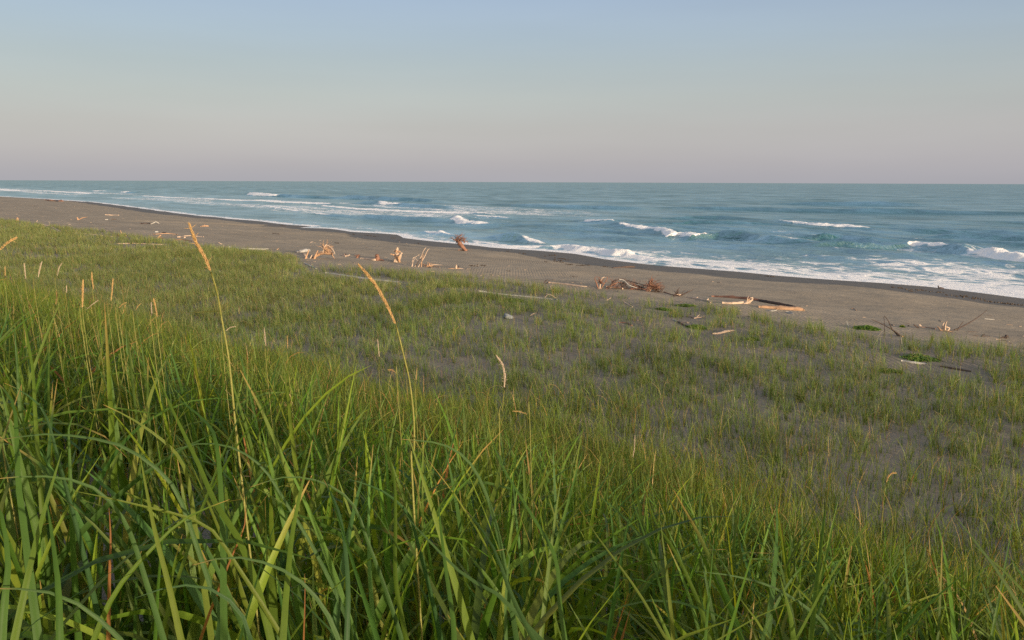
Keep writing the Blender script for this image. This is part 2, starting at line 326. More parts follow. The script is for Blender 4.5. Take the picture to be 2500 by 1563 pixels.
# background swell and chop
def ridge(a): return 1 - np.abs(2 * a - 1)
near = sstep(220, 60, np.hypot(*xy(Sw, Tw)))
swell = (fbm(Sw * .055 + 2 * fbm(Tw * .01, Sw * .01, 3, 2), Tw * .022, 41, 3) - .5) * 1.1
chop = (ridge(fbm(Sw * .20, Tw * .08, 51, 4)) - .6) * 1.1
Zw += sstep(2, 22, Uw) * (swell * sstep(900, 200, Uw) + chop * near)
wash = (fbm(Sw * .5, Tw * .3, 61, 4) - .5) * .3 * sstep(0, 5, Uw) * near
Zw += wash
Face = np.zeros_like(Sw)
for pts, wd in CREST:
    q = sorted([(*flat_st(a, b)[::-1], h, f) for a, b, h, f in pts])
    tq = np.array([a[0] for a in q]); sq = np.array([a[1] for a in q]); hq = np.array([a[2] for a in q]); fq = np.array([a[3] for a in q])
    j = (t2 > tq[0] - 6) & (t2 < tq[-1] + 6)
    if not j.any(): continue
    tj = t2[j]
    sc_ = np.interp(tj, tq, sq) + wd * .9 * (fbm(tj * .11 / (wd * .3), tj * 0 + wd, 71, 3) - .5)
    ed = sstep(tq[0] - 6, tq[0], tj) * sstep(tq[-1] + 6, tq[-1], tj)
    fo = np.interp(tj, tq, fq) * ed
    am = np.interp(tj, tq, hq) * ed * (1 - .30 * fo ** 2) * (0.70 + .30 * (1 - fo) + .4 * fbm(tj * .3, tj * 0 + 2, 73, 3))
    D = Sw[:, j] - sc_[None, :]                     # >0 out to sea
    w_f, w_b = wd * .40, wd * 1.6
    prof = np.where(D < 0, np.exp(-(D / w_f) ** 2), np.exp(-np.abs(D / w_b) ** 1.6))
    lump = .68 + .64 * fbm(Sw[:, j] * 1.9, Tw[:, j] * 1.7, 81, 4)
    rough = fo[None, :] * np.exp(-((D + wd * .35) / (wd * .55)) ** 2)
    Zw[:, j] += am[None, :] * prof * (1 + (lump - 1) * fo[None, :] * .85) + rough * (lump - .75) * .25 * np.minimum(1, am[None, :] + .3) \
        - .12 * am[None, :] * np.exp(-((D + wd * 1.1) / (wd * .7)) ** 2)
    fr = np.where(D < 0, np.exp(-(D / (wd * (.14 + .50 * fo[None, :] ** 4))) ** 4), np.exp(-np.abs(D / (wd * .45)) ** 2))
    Fo[:, j] = np.maximum(Fo[:, j], fo[None, :] ** .6 * fr * 1.05)
    Face[:, j] = np.maximum(Face[:, j], np.minimum(1, am * 1.6)[None, :] * (1 - fo[None, :] ** 2) * np.exp(-((D + wd * .35) / (wd * .55)) ** 2))
    trail = np.where(D > 0, np.exp(-D / (wd * 3.0)), 0) * fo[None, :] * .42     # torn foam left behind the crest
    Fo[:, j] = np.maximum(Fo[:, j], trail)
# the foam sheet on the shallows; denser towards the right where the last breaker has spent itself
pat = fbm(Sw * .10, Tw * .035, 91, 4)
inner = sstep(15 + 8 * pat, 1, Uw) * (.40 + .36 * sstep(80, 40, Tw))
Fo = np.maximum(Fo, inner * (.55 + .8 * pat))
Fo = np.maximum(Fo, .61 * sstep(62, 30, Tw) * sstep(26, 10, Uw) * (.45 + 1.1 * pat))
Fo = np.maximum(Fo, sstep(4.2, .2, Uw) * (.68 + .35 * vnoise(Tw * .4, Sw * .4, 7)))
mid = sstep(20, 30, Uw) * sstep(75, 50, Uw) * sstep(90, 50, Tw)
Fo = np.maximum(Fo, mid * sstep(.40, .60, pat) * .52)
far = sstep(15, 30, Uw) * sstep(130, 60, Uw) * sstep(80, 150, Tw)
Fo = np.maximum(Fo, far * (.22 + .35 * sstep(.4, .65, fbm(Sw * .07, Tw * .012, 95, 3))))
shal = np.clip(sstep(34, 2, Uw) * (.55 + .8 * (pat - .4)) + far * .4 + .25 * mid * sstep(.4, .6, pat), 0, 1)
shal = shal * (1 - .7 * Face)
Fo = Fo * (1 - .85 * Face * (Fo < .75))
Zw = np.maximum(Zw, -.25)
bed = sstep(0, 3.5, Uw)
edge = np.interp(Uw, [-2.5, 0, 1.0], [-.35, .012, .035])
Zw = edge * (1 - bed) + (Zw + .05) * bed
Xw, Yw = xy(Sw, Tw)
ocean = np_mesh('sea_water', np.stack([Xw, Yw, Zw], -1).reshape(-1, 3), grid_faces(*Sw.shape)[:, ::-1], MT['water'], True,
                [('foam', 'FLOAT', np.clip(Fo, 0, 1.05)), ('shallow', 'FLOAT', shal)])
tag(ocean, 'teal sea with rows of white breakers rolling on to the beach', 'sea', kind='structure')

# ------------------------------------------------------------------ grass
def blades(base, L, W, phi, th0, kap, tw, c0, c1, tip, K=6, fold=False, power=1.4, lat=None):
    """strips of grass; returns verts, faces, tint, across. phi: compass of the bend, th: angle from vertical"""
    N = len(base); u = np.linspace(0, 1, K + 1)
    th = th0[:, None] + kap[:, None] * u[None, :] ** power
    ph = phi[:, None] + (0 if lat is None else lat[:, None] * u[None, :] ** 2)
    seg = (L / K)[:, None]; thm = .5 * (th[:, 1:] + th[:, :-1]); phm = .5 * (ph[:, 1:] + ph[:, :-1]) if lat is not None else ph
    dx = np.sin(thm) * np.cos(phm) * seg; dy = np.sin(thm) * np.sin(phm) * seg; dz = np.cos(thm) * seg
    P = np.zeros((N, K + 1, 3)); P[:, 1:, 0] = np.cumsum(dx, 1); P[:, 1:, 1] = np.cumsum(dy, 1); P[:, 1:, 2] = np.cumsum(dz, 1)
    P += base[:, None, :]
    pz = ph if lat is not None else np.repeat(ph, K + 1, 1)
    tang = np.stack([np.sin(th) * np.cos(pz), np.sin(th) * np.sin(pz), np.cos(th)], -1)
    side = np.stack([-np.sin(pz), np.cos(pz), np.zeros_like(pz)], -1)
    nor = np.cross(tang, side)
    a = (tw[:, 0:1] + tw[:, 1:2] * u[None, :])[..., None]
    w = side * np.cos(a) + nor * np.sin(a); n2 = np.cross(tang, w)
    prof = np.minimum(1, .62 + 1.5 * u) * np.clip(1 - u, 0, 1) ** .62
    prof[-1] = .03
    hw = (W[:, None] * .5 * prof[None, :])[..., None]
    cols = np.array([-1, 0, 1]) if fold else np.array([-1, 1])
    V = np.stack([P + w * hw * c + (n2 * hw * .28 * abs(c) if fold else 0) for c in cols], 2)      # N,K+1,C,3
    C = len(cols); idx = np.arange(N * (K + 1) * C).reshape(N, K + 1, C)
    fc = np.stack([idx[:, :-1, :-1], idx[:, :-1, 1:], idx[:, 1:, 1:], idx[:, 1:, :-1]], -1).reshape(-1, 4)
    g = u[None, :, None]
    colr = c0[:, None, :] * (1 - g) + c1[:, None, :] * g
    tq_ = np.maximum(tip[:, 0:1], 1e-3); tf = sstep(1 - tq_, 1 - tq_ * .55, u[None, :])[..., None] * (tip[:, 0:1] > 0)[..., None]
    colr = colr * (1 - tf) + np.array([.42, .27, .10]) * tf
    colr = np.repeat(colr[:, :, None, :], C, 2); colr = np.concatenate([colr, np.ones(colr.shape[:-1] + (1,))], -1)
    ac = np.broadcast_to(cols[None, None, :].astype(float), (N, K + 1, C))
    return V.reshape(-1, 3), fc, colr.reshape(-1, 4), ac.reshape(-1)
def join(parts):
    V, Fc, Cc, A = [], [], [], []; o = 0
    for v, f, c, a in parts: V.append(v); Fc.append(f + o); Cc.append(c); A.append(a); o += len(v)
    return np.concatenate(V), np.concatenate(Fc), np.concatenate(Cc), np.concatenate(A)
def grass_obj(name, parts, label):
    v, f, c, a = join(parts)
    o = np_mesh(name, v, f, MT['grass'], True, [('tint', 'FLOAT_COLOR', c), ('across', 'FLOAT', a)])
    return tag(o, label, 'grass', kind='stuff')
G1 = np.array([[.040, .106, .016], [.062, .134, .020], [.098, .158, .020], [.028, .084, .022], [.132, .174, .022]])
G2 = np.array([[.060, .135, .020], [.042, .105, .030], [.100, .160, .020], [.080, .135, .034]])
DRY = np.array([[.40, .30, .14], [.34, .24, .11], [.46, .38, .22], [.34, .18, .08]])
def colours(N, dead=.08, bright=1.0, yel=0.0):
    a = G1[rng.integers(0, len(G1), N)] * rng.uniform(.75, 1.2, (N, 1)); b = G2[rng.integers(0, len(G2), N)] * rng.uniform(.85, 1.3, (N, 1))
    a = a * (1 - yel) + np.array([.17, .18, .06]) * yel; b = b * (1 - yel) + np.array([.30, .28, .13]) * yel
    d = rng.random(N) < dead; dc = DRY[rng.integers(0, len(DRY), N)] * rng.uniform(.6, 1.1, (N, 1))
    a[d] = dc[d] * .8; b[d] = dc[d]
    # some bases are yellowed
    yb = rng.random(N) < .15; a[yb] = a[yb] * .4 + np.array([.30, .24, .04]) * .6
    tip = np.where(rng.random(N) < .22, rng.uniform(.03, .13, N), 0)[:, None]
    return a * bright * 1.22 * [1.12, 1, .9], b * bright * 1.22 * [1.12, 1, .9], tip
def scatter(n, s0, s1, t0, t1):
    s = rng.uniform(s0, s1, n); t = rng.uniform(t0, t1, n); return s, t
WIND = math.pi                         # blades lean towards the left of the view
def lean(N, spread):
    return WIND + rng.normal(0, spread, N) + np.where(rng.random(N) < .24, math.pi, 0)
def shoots(s, t, nb, Lm, Wm, K, fold, dead, yel=0., upright=1.0, bright=1.0, arch=.48):
    """nb blades out of every shoot"""
    x, y = xy(s, t); n = len(s); z = terrain(x, y)
    rep = np.repeat(np.arange(n), nb); N = len(rep)
    f = np.tile(np.arange(nb), n) / max(1, nb)
    sl = rng.uniform(.6, 1.2, n)[rep]
    L = Lm * sl * rng.uniform(.55, 1.12, N); W = Wm * rng.uniform(.45, 1.15, N)
    # tall grass stands lower down the slope: how high a blade may reach
    xx, yy, zz0 = x[rep], np.maximum(y[rep], .3), z[rep]
    ln = np.interp(1250 + F * xx / yy / 1.0, [-400, 0, 250, 500, 700, 900, 1200, 1500, 1800, 2100, 2500, 2900], [640, 690, 745, 810, 860, 915, 1000, 1095, 1180, 1250, 1350, 1430])
    kk = (781.5 - ln) / F; cp, sp_ = math.cos(R(PITCH)), math.sin(R(PITCH))
    top = yy * (kk * cp - sp_) / (cp + kk * sp_) + H
    Lmx = np.where(np.hypot(xx, yy) < 9, (top - zz0) / .95 * rng.uniform(.80, 1.06, N), 9)
    L = np.minimum(L, np.maximum(Lmx, .12))
    jx = rng.normal(0, .012, (N, 2))
    base = np.stack([x[rep] + jx[:, 0], y[rep] + jx[:, 1], z[rep] - .03], -1)
    ph0 = rng.uniform(0, 6.28, n)[rep]
    phi = np.where(rng.random(N) < .5, lean(N, .75), ph0 + f * 6.28 + rng.normal(0, .5, N))
    th0 = np.abs(rng.normal(.10, .12, N)) / upright
    kap = np.where(rng.random(N) < arch, rng.uniform(.9, 2.5, N), rng.uniform(.05, .7, N)) / upright
    tw = np.stack([rng.normal(0, .5, N), rng.normal(0, .7, N)], -1)
    c0, c1, tip = colours(N, dead, bright, yel)
    if bright != 1.0: c0 = c0 * [.84, 1, 1.35]; c1 = c1 * [.84, 1, 1.35]
    fv = (rng.uniform(.65, 1.35, n) * (.75 + .5 * fbm(s * .5, t * .5, 131, 2)))[rep][:, None]; c0 = c0 * fv; c1 = c1 * fv
    return blades(base, L, W, phi, th0, kap, tw, c0, c1, tip, K, fold, rng.uniform(1.2, 2.2), rng.normal(0, .35, N))

P = []
# --- dune, near: every blade wide and folded
s, t = scatter(15000, -3.5, 9.5, -4.5, 9)
x, y = xy(s, t); dist = np.hypot(x, y)
dens = sstep(.30, .55, fbm(s * .8, t * .8, 101, 3)) * .75 + .25
k = (y > -1.6) & (dist > .95) & (np.abs(x) < y * .75 + 3.2) & (dist < 7.5) & (rng.random(len(s)) < dens * np.where(s > 7.5, .5, 1.0)) & ~((dist < 1.8) & (rng.random(len(s)) < .45)) & (dist > 1.15)
k &= (dist < 3.4) | (rng.random(len(s)) < .80)
s, t, dist = s[k], t[k], dist[k]
a = (dist < 3.4)
P.append(shoots(s[a], t[a], 3, 1.25, .0365, 11, True, .004, arch=.25))
b_ = a & (rng.random(len(s)) < .45)
P.append(shoots(s[b_], t[b_], 2, 1.45, .0390, 13, True, 0, arch=1.0))
P.append(shoots(s[~a], t[~a], 4, 1.08, .0340, 8, True, .02))
m_ = dist < 5
P.append(shoots(s[m_][::5], t[m_][::5], 2, .75, .0085, 8, False, 1.0))
# --- dune, farther along the face
s, t = scatter(90000, -4, 13.5, -10, 60)
x, y = xy(s, t); dist = np.hypot(x, y)
edge = 8.2 + 1.6 * (fbm(s * .2, t * .2, 103, 2) - .5) + .9 * sstep(10, -4, t) - 4.2 * sstep(14, 40, t)
dens = (sstep(.25, .55, fbm(s * .6, t * .6, 104, 3)) * .7 + .3) * sstep(edge + 3.2, edge - .5, s)
k = (dist >= 7.5) & (y > 0) & (np.abs(x) < y * .8 + 5) & (rng.random(len(s)) < dens)
s, t, dist = s[k], t[k], dist[k]
P.append(shoots(s, t, 4, .80, .0185, 6, False, .05, .1))
# --- toe of the dune towards the right: fine leaning grass
s, t = scatter(14000, 5.5, 16, -9, 14)
x, y = xy(s, t); dist = np.hypot(x, y)
k = (y > 0) & (np.abs(x) < y * .8 + 3) & (dist > 5) & (rng.random(len(s)) < sstep(16, 8.5, s) * (.3 + .7 * sstep(.35, .6, fbm(s * .9, t * .9, 105, 3))))
P.append(shoots(s[k], t[k], 4, .82, .0140, 6, False, .07, .12))
grass_obj('dune_grass', P, 'long wide green dune grass blades arching over the foreground dune')
print('dune verts', sum(len(p[0]) for p in P))

# --- sparse clumps over the flat behind the beach
CLR = []
for (a, b) in [((795, 667), (980, 691)), ((1170, 712), (1360, 733)), ((1338, 690), (1440, 701)), ((1690, 784), (1720, 774)), ((1643, 781), (1678, 798)), ((1738, 816), (1798, 810)), ((2200, 882), (2262, 890)),
        ((2295, 895), (2370, 908)), ((1235, 778), (1252, 778)), ((2090, 806), (2144, 806)), ((178, 569), (250, 576)), ((286, 597), (405, 598)), ((90, 543), (150, 568)), ((560, 604), (655, 608)), ((1512, 790), (1543, 796)),
        ((1524, 739), (1544, 750)), ((1473, 739), (1492, 733)), ((1095, 660), (1132, 660)), ((740, 642), (820, 630)), ((743, 645), (772, 656)), ((1295, 771), (1309, 768)), ((1600, 757), (1700, 748))]:
    for f in np.linspace(0, 1, 14):
        p = hit(a[0] + (b[0] - a[0]) * f, a[1] + (b[1] - a[1]) * f); g = p[:2] / np.linalg.norm(p[:2])
        for back in (0, .5, 1.0): CLR.append(p[:2] - g * back)
CLR = np.array(CLR)
def clear_of(x, y, r=.45):
    ok = np.ones(len(x), bool)
    for i in range(0, len(CLR), 40):
        q = CLR[i:i + 40]; c = q.mean(0); near_ = np.hypot(x - c[0], y - c[1]) < 30; ii = np.nonzero(near_)[0]
        if len(ii): ok[ii] &= (np.hypot(x[ii, None] - q[None, :, 0], y[ii, None] - q[None, :, 1]) > r).all(1)
    return ok
P = []
def flat_grass(n, t0, t1, clump, nb, Lm, Wm, K, dfac, dead, yel, s0=7.0, s1=36.0, db=.03):
    s, t = scatter(n, s0, s1, t0, t1)
    e = veg_edge(t)
    cl = fbm(s * .95, t * .95, 111, 3); c2 = fbm(s * .16, t * .16, 112, 2)
    trough = 1 + .25 * np.exp(-((s - 14.8 - 1.2 * np.sin(t * .2)) / 2.6) ** 2) * sstep(46, 26, t)
    right = 1 - .0 * sstep(12, 2, t)
    dens = (sstep(.30, .66, cl * .65 + c2 * .35) * dfac * .75 + db) * trough * right
    dens = dens * (.62 + .38 * sstep(.5, 4.5, e - s)) * sstep(0, .6, e - s)
    x, y = xy(s, t)
    k = (y > 4) & (np.abs(x) < y * .78 + 4) & (rng.random(n) < dens)
    s, t = s[k], t[k]
    # every kept seed becomes a tuft of shoots
    m = rng.integers(1, clump + 1, len(s)); rep = np.repeat(np.arange(len(s)), m)
    s = s[rep] + rng.normal(0, .075, len(rep)); t = t[rep] + rng.normal(0, .075, len(rep))
    k = (s < veg_edge(t) + .4) & (clear_of(*xy(s, t)) | (rng.random(len(s)) < .07))
    return shoots(s[k], t[k], nb, Lm, Wm, K, False, dead, yel, 1.15, 1.06)
P.append(flat_grass(15000, -8, 30, 5, 5, .56, .0115, 5, .95, .10, .20, db=.26))
P.append(flat_grass(12500, -8, 30, 2, 4, .50, .0100, 5, .2, .20, .30, db=.62))
P.append(flat_grass(36000, 28, 62, 4, 4, .54, .0120, 4, 1.0, .14, .36, db=.18))
P.append(flat_grass(50000, 58, 150, 4, 3, .58, .022, 3, 1.1, .10, .46, -2, 30, db=.18))
P.append(flat_grass(30000, 140, 320, 4, 3, .6, .045, 3, 2.0, .06, .34, -10, 30, db=.9))
grass_obj('beach_grass', P, 'sparse tufts of yellow green beach grass scattered over grey sand')
print('flat verts', sum(len(p[0]) for p in P))

# --- dead straw lying on the sand
P = []
s, t = scatter(16000, -2, 31, -8, 40); x, y = xy(s, t)
k = (y > .8) & (np.abs(x) < y * .78 + 2) & (s < veg_edge(t) - .2) & (rng.random(len(s)) < np.where(s < 9, 1, sstep(.4, .6, fbm(s * .5, t * .5, 111, 3)) * .6 + .12))
s, t = s[k], t[k]; x, y = xy(s, t); N = len(s)
c0 = DRY[rng.integers(0, len(DRY), N)] * rng.uniform(.5, 1.0, (N, 1))
P.append(blades(np.stack([x, y, terrain(x, y) + rng.uniform(.005, .05, N)], -1), rng.uniform(.15, .45, N), rng.uniform(.003, .007, N), rng.uniform(0, 6.28, N), rng.uniform(1.1, 1.5, N),
                rng.uniform(-.1, .35, N), rng.normal(0, .5, (N, 2)), c0, c0, np.zeros((N, 1)), 3, False))
grass_obj('straw_litter', P, 'thin dead tan straw lying flat on the sand between the tufts')

# --- long single blades nearest the lens: traced as (pixels, near distance, far distance, width in m)
HERO = [
 ([(443, 1563), (412, 1426), (381, 1308), (360, 1207), (342, 1111)], .95, .90, .0135, 4),
 ([(20, 1640), (66, 1417), (101, 1273), (151, 1102)], .90, .98, .0140, 2),
 ([(146, 1600), (143, 1450), (131, 1339), (114, 1225)], .80, .86, .0150, 0),
 ([(320, 1600), (290, 1556), (245, 1514), (175, 1466), (88, 1440), (-40, 1437)], .85, .80, .0110, 1),
 ([(670, 1600), (632, 1448), (583, 1317), (526, 1229), (482, 1128), (421, 1001), (377, 900)], 1.15, 1.35, .0125, 2),
 ([(690, 1580), (702, 1417), (719, 1273), (763, 1075)], 1.15, 1.3, .0140, 2),
 ([(215, 1600), (281, 1448), (373, 1339), (456, 1264), (560, 1220)], 1.0, 1.1, .0125, 2),
 ([(478, 1300), (456, 1159), (417, 1093), (329, 1027), (252, 988)], 1.45, 1.35, .0120, 4),
 ([(480, 1330), (439, 1216), (395, 1154), (307, 1093), (219, 1069), (101, 1060), (-20, 1078)], 1.25, 1.15, .0105, 1),
 ([(350, 1400), (325, 1321), (298, 1264), (246, 1203), (175, 1172), (88, 1163), (-20, 1170)], 1.15, 1.05, .0110, 1),
 ([(590, 1400), (518, 1295), (460, 1264), (373, 1242), (263, 1216), (175, 1198)], 1.15, 1.1, .0095, 4),
 ([(548, 1590), (546, 1470), (544, 1295), (531, 1097), (504, 1032), (430, 970)], 1.2, 1.4, .0130, 0),
 ([(1340, 1620), (1300, 1557), (1248, 1453), (1210, 1350), (1172, 1288), (1130, 1237)], 1.15, 1.3, .0140, 1),
 ([(1370, 1600), (1319, 1563), (1224, 1458), (1130, 1402), (1026, 1298), (984, 1251)], 1.2, 1.35, .0110, 1),
 ([(1238, 1420), (1220, 1321), (1191, 1218), (1149, 1133), (1083, 1086), (979, 1072)], 1.75, 1.65, .0120, 1),
 ([(1380, 1560), (1366, 1463), (1356, 1359), (1295, 1251), (1224, 1133), (1191, 1039)], 1.6, 1.8, .0130, 0),
 ([(1680, 1620), (1625, 1557), (1554, 1439), (1460, 1312), (1413, 1241)], 1.35, 1.5, .0085, 4),
 ([(1000, 1600), (989, 1550), (965, 1416), (965, 1274), (960, 1156), (927, 1076), (871, 1043)], 1.5, 1.7, .0125, 2),
 ([(1645, 1540), (1625, 1477), (1578, 1321), (1531, 1185)], 2.0, 2.2, .0095, 0),
 ([(1110, 1580), (1106, 1510), (1090, 1400), (1076, 1290), (1069, 1210)], 1.45, 1.6, .0140, 0),
 ([(1240, 1640), (1235, 1500), (1240, 1400), (1245, 1352), (1228, 1338), (1212, 1345)], 1.55, 1.5, .0150, 1),
 ([(1760, 1640), (1732, 1563), (1708, 1477), (1647, 1345), (1600, 1274), (1570, 1180)], 1.7, 1.9, .0130, 2),
 ([(1850, 1600), (1875, 1520), (1910, 1450), (1950, 1392), (1968, 1380), (1955, 1378)], 2.0, 2.1, .0150, 0),
 ([(1960, 1640), (1985, 1540), (2020, 1440), (2076, 1350)], 2.3, 2.4, .0130, 0),
 ([(2060, 1600), (2000, 1510), (1900, 1440), (1800, 1408), (1700, 1395)], 1.9, 1.8, .0110, 1),
 ([(60, 1300), (45, 1180), (40, 1050), (30, 980), (-10, 930)], 1.2, 1.3, .0140, 0),
 ([(86, 1000), (80, 900), (62, 800), (40, 708)], 2.0, 2.1, .0130, 2),
 ([(150, 1150), (110, 1010), (60, 960), (10, 935)], 1.6, 1.5, .0110, 3),
 ([(170, 1120), (168, 1040), (185, 1010), (200, 1003)], 1.7, 1.7, .0140, 0),
 ([(700, 1230), (640, 1140), (560, 1090), (470, 1085), (400, 1110)], 1.7, 1.6, .0100, 1),
 ([(900, 1330), (860, 1230), (790, 1180), (700, 1165), (610, 1190)], 1.6, 1.55, .0105, 1),
 ([(1020, 1330), (1000, 1260), (950, 1210), (900, 1185), (850, 1170)], 1.7, 1.6, .0130, 3),
 ([(620, 1590), (590, 1500), (520, 1440), (430, 1430), (330, 1460)], 1.0, .95, .0095, 3),
 ([(840, 1600), (800, 1500), (735, 1420), (650, 1375), (560, 1360), (470, 1380)], 1.1, 1.05, .0105, 1),
 ([(0, 1640), (10, 1480), (20, 1380), (5, 1260), (-20, 1220)], .8, .85, .0160, 0),
 ([(845, 1590), (850, 1450), (842, 1330), (824, 1240), (790, 1170)], 1.4, 1.55, .0130, 3),
 ([(570, 1350), (596, 1290), (600, 1230), (602, 1212)], 1.4, 1.4, .0070, 5),
 ([(742, 1560), (744, 1500), (745, 1440), (744, 1400)], 1.3, 1.3, .0080, 5),
 ([(268, 1380), (270, 1320), (268, 1270), (266, 1240)], 1.4, 1.4, .0100, 5),
]
HC = [((.045, .110, .012), (.060, .130, .022)), ((.040, .105, .022), (.075, .140, .045)), ((.115, .165, .014), (.085, .150, .018)), ((.032, .090, .024), (.05, .11, .04)), ((.130, .170, .024), (.125, .170, .030)), ((.22, .16, .04), (.26, .11, .04))]
def catmull(P, n):
    P = np.asarray(P, float); P = np.vstack([2 * P[0] - P[1], P, 2 * P[-1] - P[-2]]); out = []
    for i in range(1, len(P) - 2):
        for q in np.linspace(0, 1, n, endpoint=False):
            a, b, c, d = P[i - 1], P[i], P[i + 1], P[i + 2]
            out.append(.5 * ((2 * b) + (-a + c) * q + (2 * a - 5 * b + 4 * c - d) * q * q + (-a + 3 * b - 3 * c + d) * q ** 3))
    out.append(P[-2]); return np.array(out)
parts = []
for pts, da, db, w, ci in HERO:
    n = len(pts); q = [at(p[0], p[1], da + (db - da) * (i / (n - 1)) ** 1.3) for i, p in enumerate(pts)]
    b = q[0]; gx, gy = b[0] + rng.normal(0, .04), b[1] + rng.normal(0, .04); gz = float(terrain(gx, gy))
    if b[2] - gz > .08:
        dn = q[0] - q[1]; dn = dn / np.linalg.norm(dn); hgt = b[2] - gz
        c1 = q[0] + dn * hgt * .45; g = np.array([q[0][0] + dn[0] * hgt * .5, q[0][1] + dn[1] * hgt * .5 + .03, 0]); g[2] = float(terrain(g[0], g[1])) - .03
        nb = max(2, int(hgt / .10)); q = [q[0] * (1 - f) ** 2 + 2 * c1 * f * (1 - f) + g * f * f for f in np.linspace(1, 0, nb + 1)[:-1]] + q
    q = catmull(q, 8); sl = np.concatenate([[0], np.cumsum(np.linalg.norm(np.diff(q, axis=0), axis=1))]); uu = np.linspace(0, sl[-1], 44)
    q = np.stack([np.interp(uu, sl, q[:, j]) for j in range(3)], 1)
    C = catmull(q, 1); m = len(C); u = np.linspace(0, 1, m)
    tg = np.gradient(C, axis=0); tg /= np.linalg.norm(tg, axis=1)[:, None]
    view = np.array([0, 0, H]) - C; view /= np.linalg.norm(view, axis=1)[:, None]
    side = np.cross(tg, view); side /= np.linalg.norm(side, axis=1)[:, None] + 1e-9
    an = rng.uniform(-.4, .4) + rng.uniform(-.5, .5) * u
    nn = np.cross(side, tg); wv = side * np.cos(an)[:, None] + nn * np.sin(an)[:, None]; n2 = np.cross(tg, wv)
    pr = np.minimum(1, .6 + 1.2 * u) * np.clip(1 - u, 0, 1) ** .6; pr[-1] = .02
    hw = (w * .86 * pr)[:, None]
    V = np.stack([C - wv * hw + n2 * hw * .22, C - wv * hw * .5 + n2 * hw * .06, C, C + wv * hw * .5 + n2 * hw * .06, C + wv * hw + n2 * hw * .22], 1)
    idx = np.arange(m * 5).reshape(m, 5)
    fc = np.stack([idx[:-1, :-1], idx[:-1, 1:], idx[1:, 1:], idx[1:, :-1]], -1).reshape(-1, 4)
    a, bb = np.array(HC[ci][0]), np.array(HC[ci][1]); cc = a[None] * (1 - u[:, None]) + bb[None] * u[:, None]
    tf = sstep(.975, 1.0, u)[:, None] * (rng.random() < .5); cc = cc * (1 - tf) + np.array([.42, .27, .10]) * tf
    cc = np.repeat(np.concatenate([cc, np.ones((m, 1))], 1)[:, None, :], 5, 1).reshape(-1, 4)
    parts.append((V.reshape(-1, 3), fc, cc, np.tile([-1, -.5, 0, .5, 1], m).astype(float)))
grass_obj('foreground_grass', parts, 'broad nearest grass blades crossing the bottom left of the view')

# ------------------------------------------------------------------ tubes, for wood and stems
def tube(path, rad, sides=7, rough=.12, seed=0, flat=1.0):
    C = catmull(path, 5) if len(path) > 2 else np.linspace(path[0], path[-1], 7)
    m = len(C); rd = np.interp(np.linspace(0, 1, m), np.linspace(0, 1, len(rad)), rad)
    rs = np.random.default_rng(seed)
    tg = np.gradient(C, axis=0); tg /= np.linalg.norm(tg, axis=1)[:, None] + 1e-12
    ref = np.array([.13, .31, .94]); ref = ref if abs(tg.mean(0) @ ref) < .85 else np.array([1., .2, 0])
    a = np.cross(tg, ref); a /= np.linalg.norm(a, axis=1)[:, None] + 1e-12; b = np.cross(tg, a)
    an = np.linspace(0, 2 * np.pi, sides, endpoint=False)
    k = 1 + rough * rs.normal(0, 1, (m, sides)) * .6 + rough * rs.normal(0, 1, (m, 1)) + rough * 1.2 * rs.normal(0, 1, (1, sides))
    k = np.clip(k, .5, 1.6)
    V = C[:, None, :] + (a[:, None, :] * np.cos(an)[None, :, None] + b[:, None, :] * np.sin(an)[None, :, None] * flat) * (rd[:, None] * k)[..., None]
    idx = np.arange(m * sides).reshape(m, sides); nx = np.roll(idx, -1, 1)
    fc = np.stack([idx[:-1], idx[1:], nx[1:], nx[:-1]], -1).reshape(-1, 4)
    V = np.vstack([V.reshape(-1, 3), C[0] - tg[0] * rd[0] * .35, C[-1] + tg[-1] * rd[-1] * .5]); e0, e1 = m * sides, m * sides + 1
    cap = [[e0, idx[0, j], idx[0, (j + 1) % sides], e0] for j in range(sides)]
    L = np.concatenate([[0], np.cumsum(np.linalg.norm(np.diff(C, axis=0), axis=1))])
    g = np.stack([np.repeat(L * .5, sides), np.tile(np.cos(an) * 1.5, m), np.tile(np.sin(an) * 1.5, m)], -1); g = np.vstack([g, [0, 0, 0], [L[-1] * .5, 0, 0]])
    tris = [[e0, idx[0, (j + 1) % sides], idx[0, j]] for j in range(sides)] + [[e1, idx[-1, j], idx[-1, (j + 1) % sides]] for j in range(sides)]
    return V, fc, np.array(tris), g
def tubes_obj(name, tubes, mat, parent=None, origin=None):
    vs, fs, gs = [], [], []; o = 0
    for V, fc, tr, g in tubes:
        vs.append(V); gs.append(g); fs += [tuple(r) for r in (fc + o).tolist()] + [tuple(r) for r in (tr + o).tolist()]; o += len(V)
    V = np.concatenate(vs); org = np.zeros(3) if origin is None else np.asarray(origin)
    me = bpy.data.meshes.new(name); me.from_pydata((V - org).tolist(), [], fs)
    a = me.attributes.new('grain', 'FLOAT_VECTOR', 'POINT'); a.data.foreach_set('vector', np.concatenate(gs).astype(np.float32).ravel())
    me.polygons.foreach_set('use_smooth', np.ones(len(me.polygons), bool)); me.materials.append(mat); me.update()
    ob = bpy.data.objects.new(name, me); COL.objects.link(ob)
    if parent is not None: ob.parent = parent
    return ob
def empty(name, loc):
    o = bpy.data.objects.new(name, None); COL.objects.link(o); o.location = loc; o.empty_display_size = .3; return o

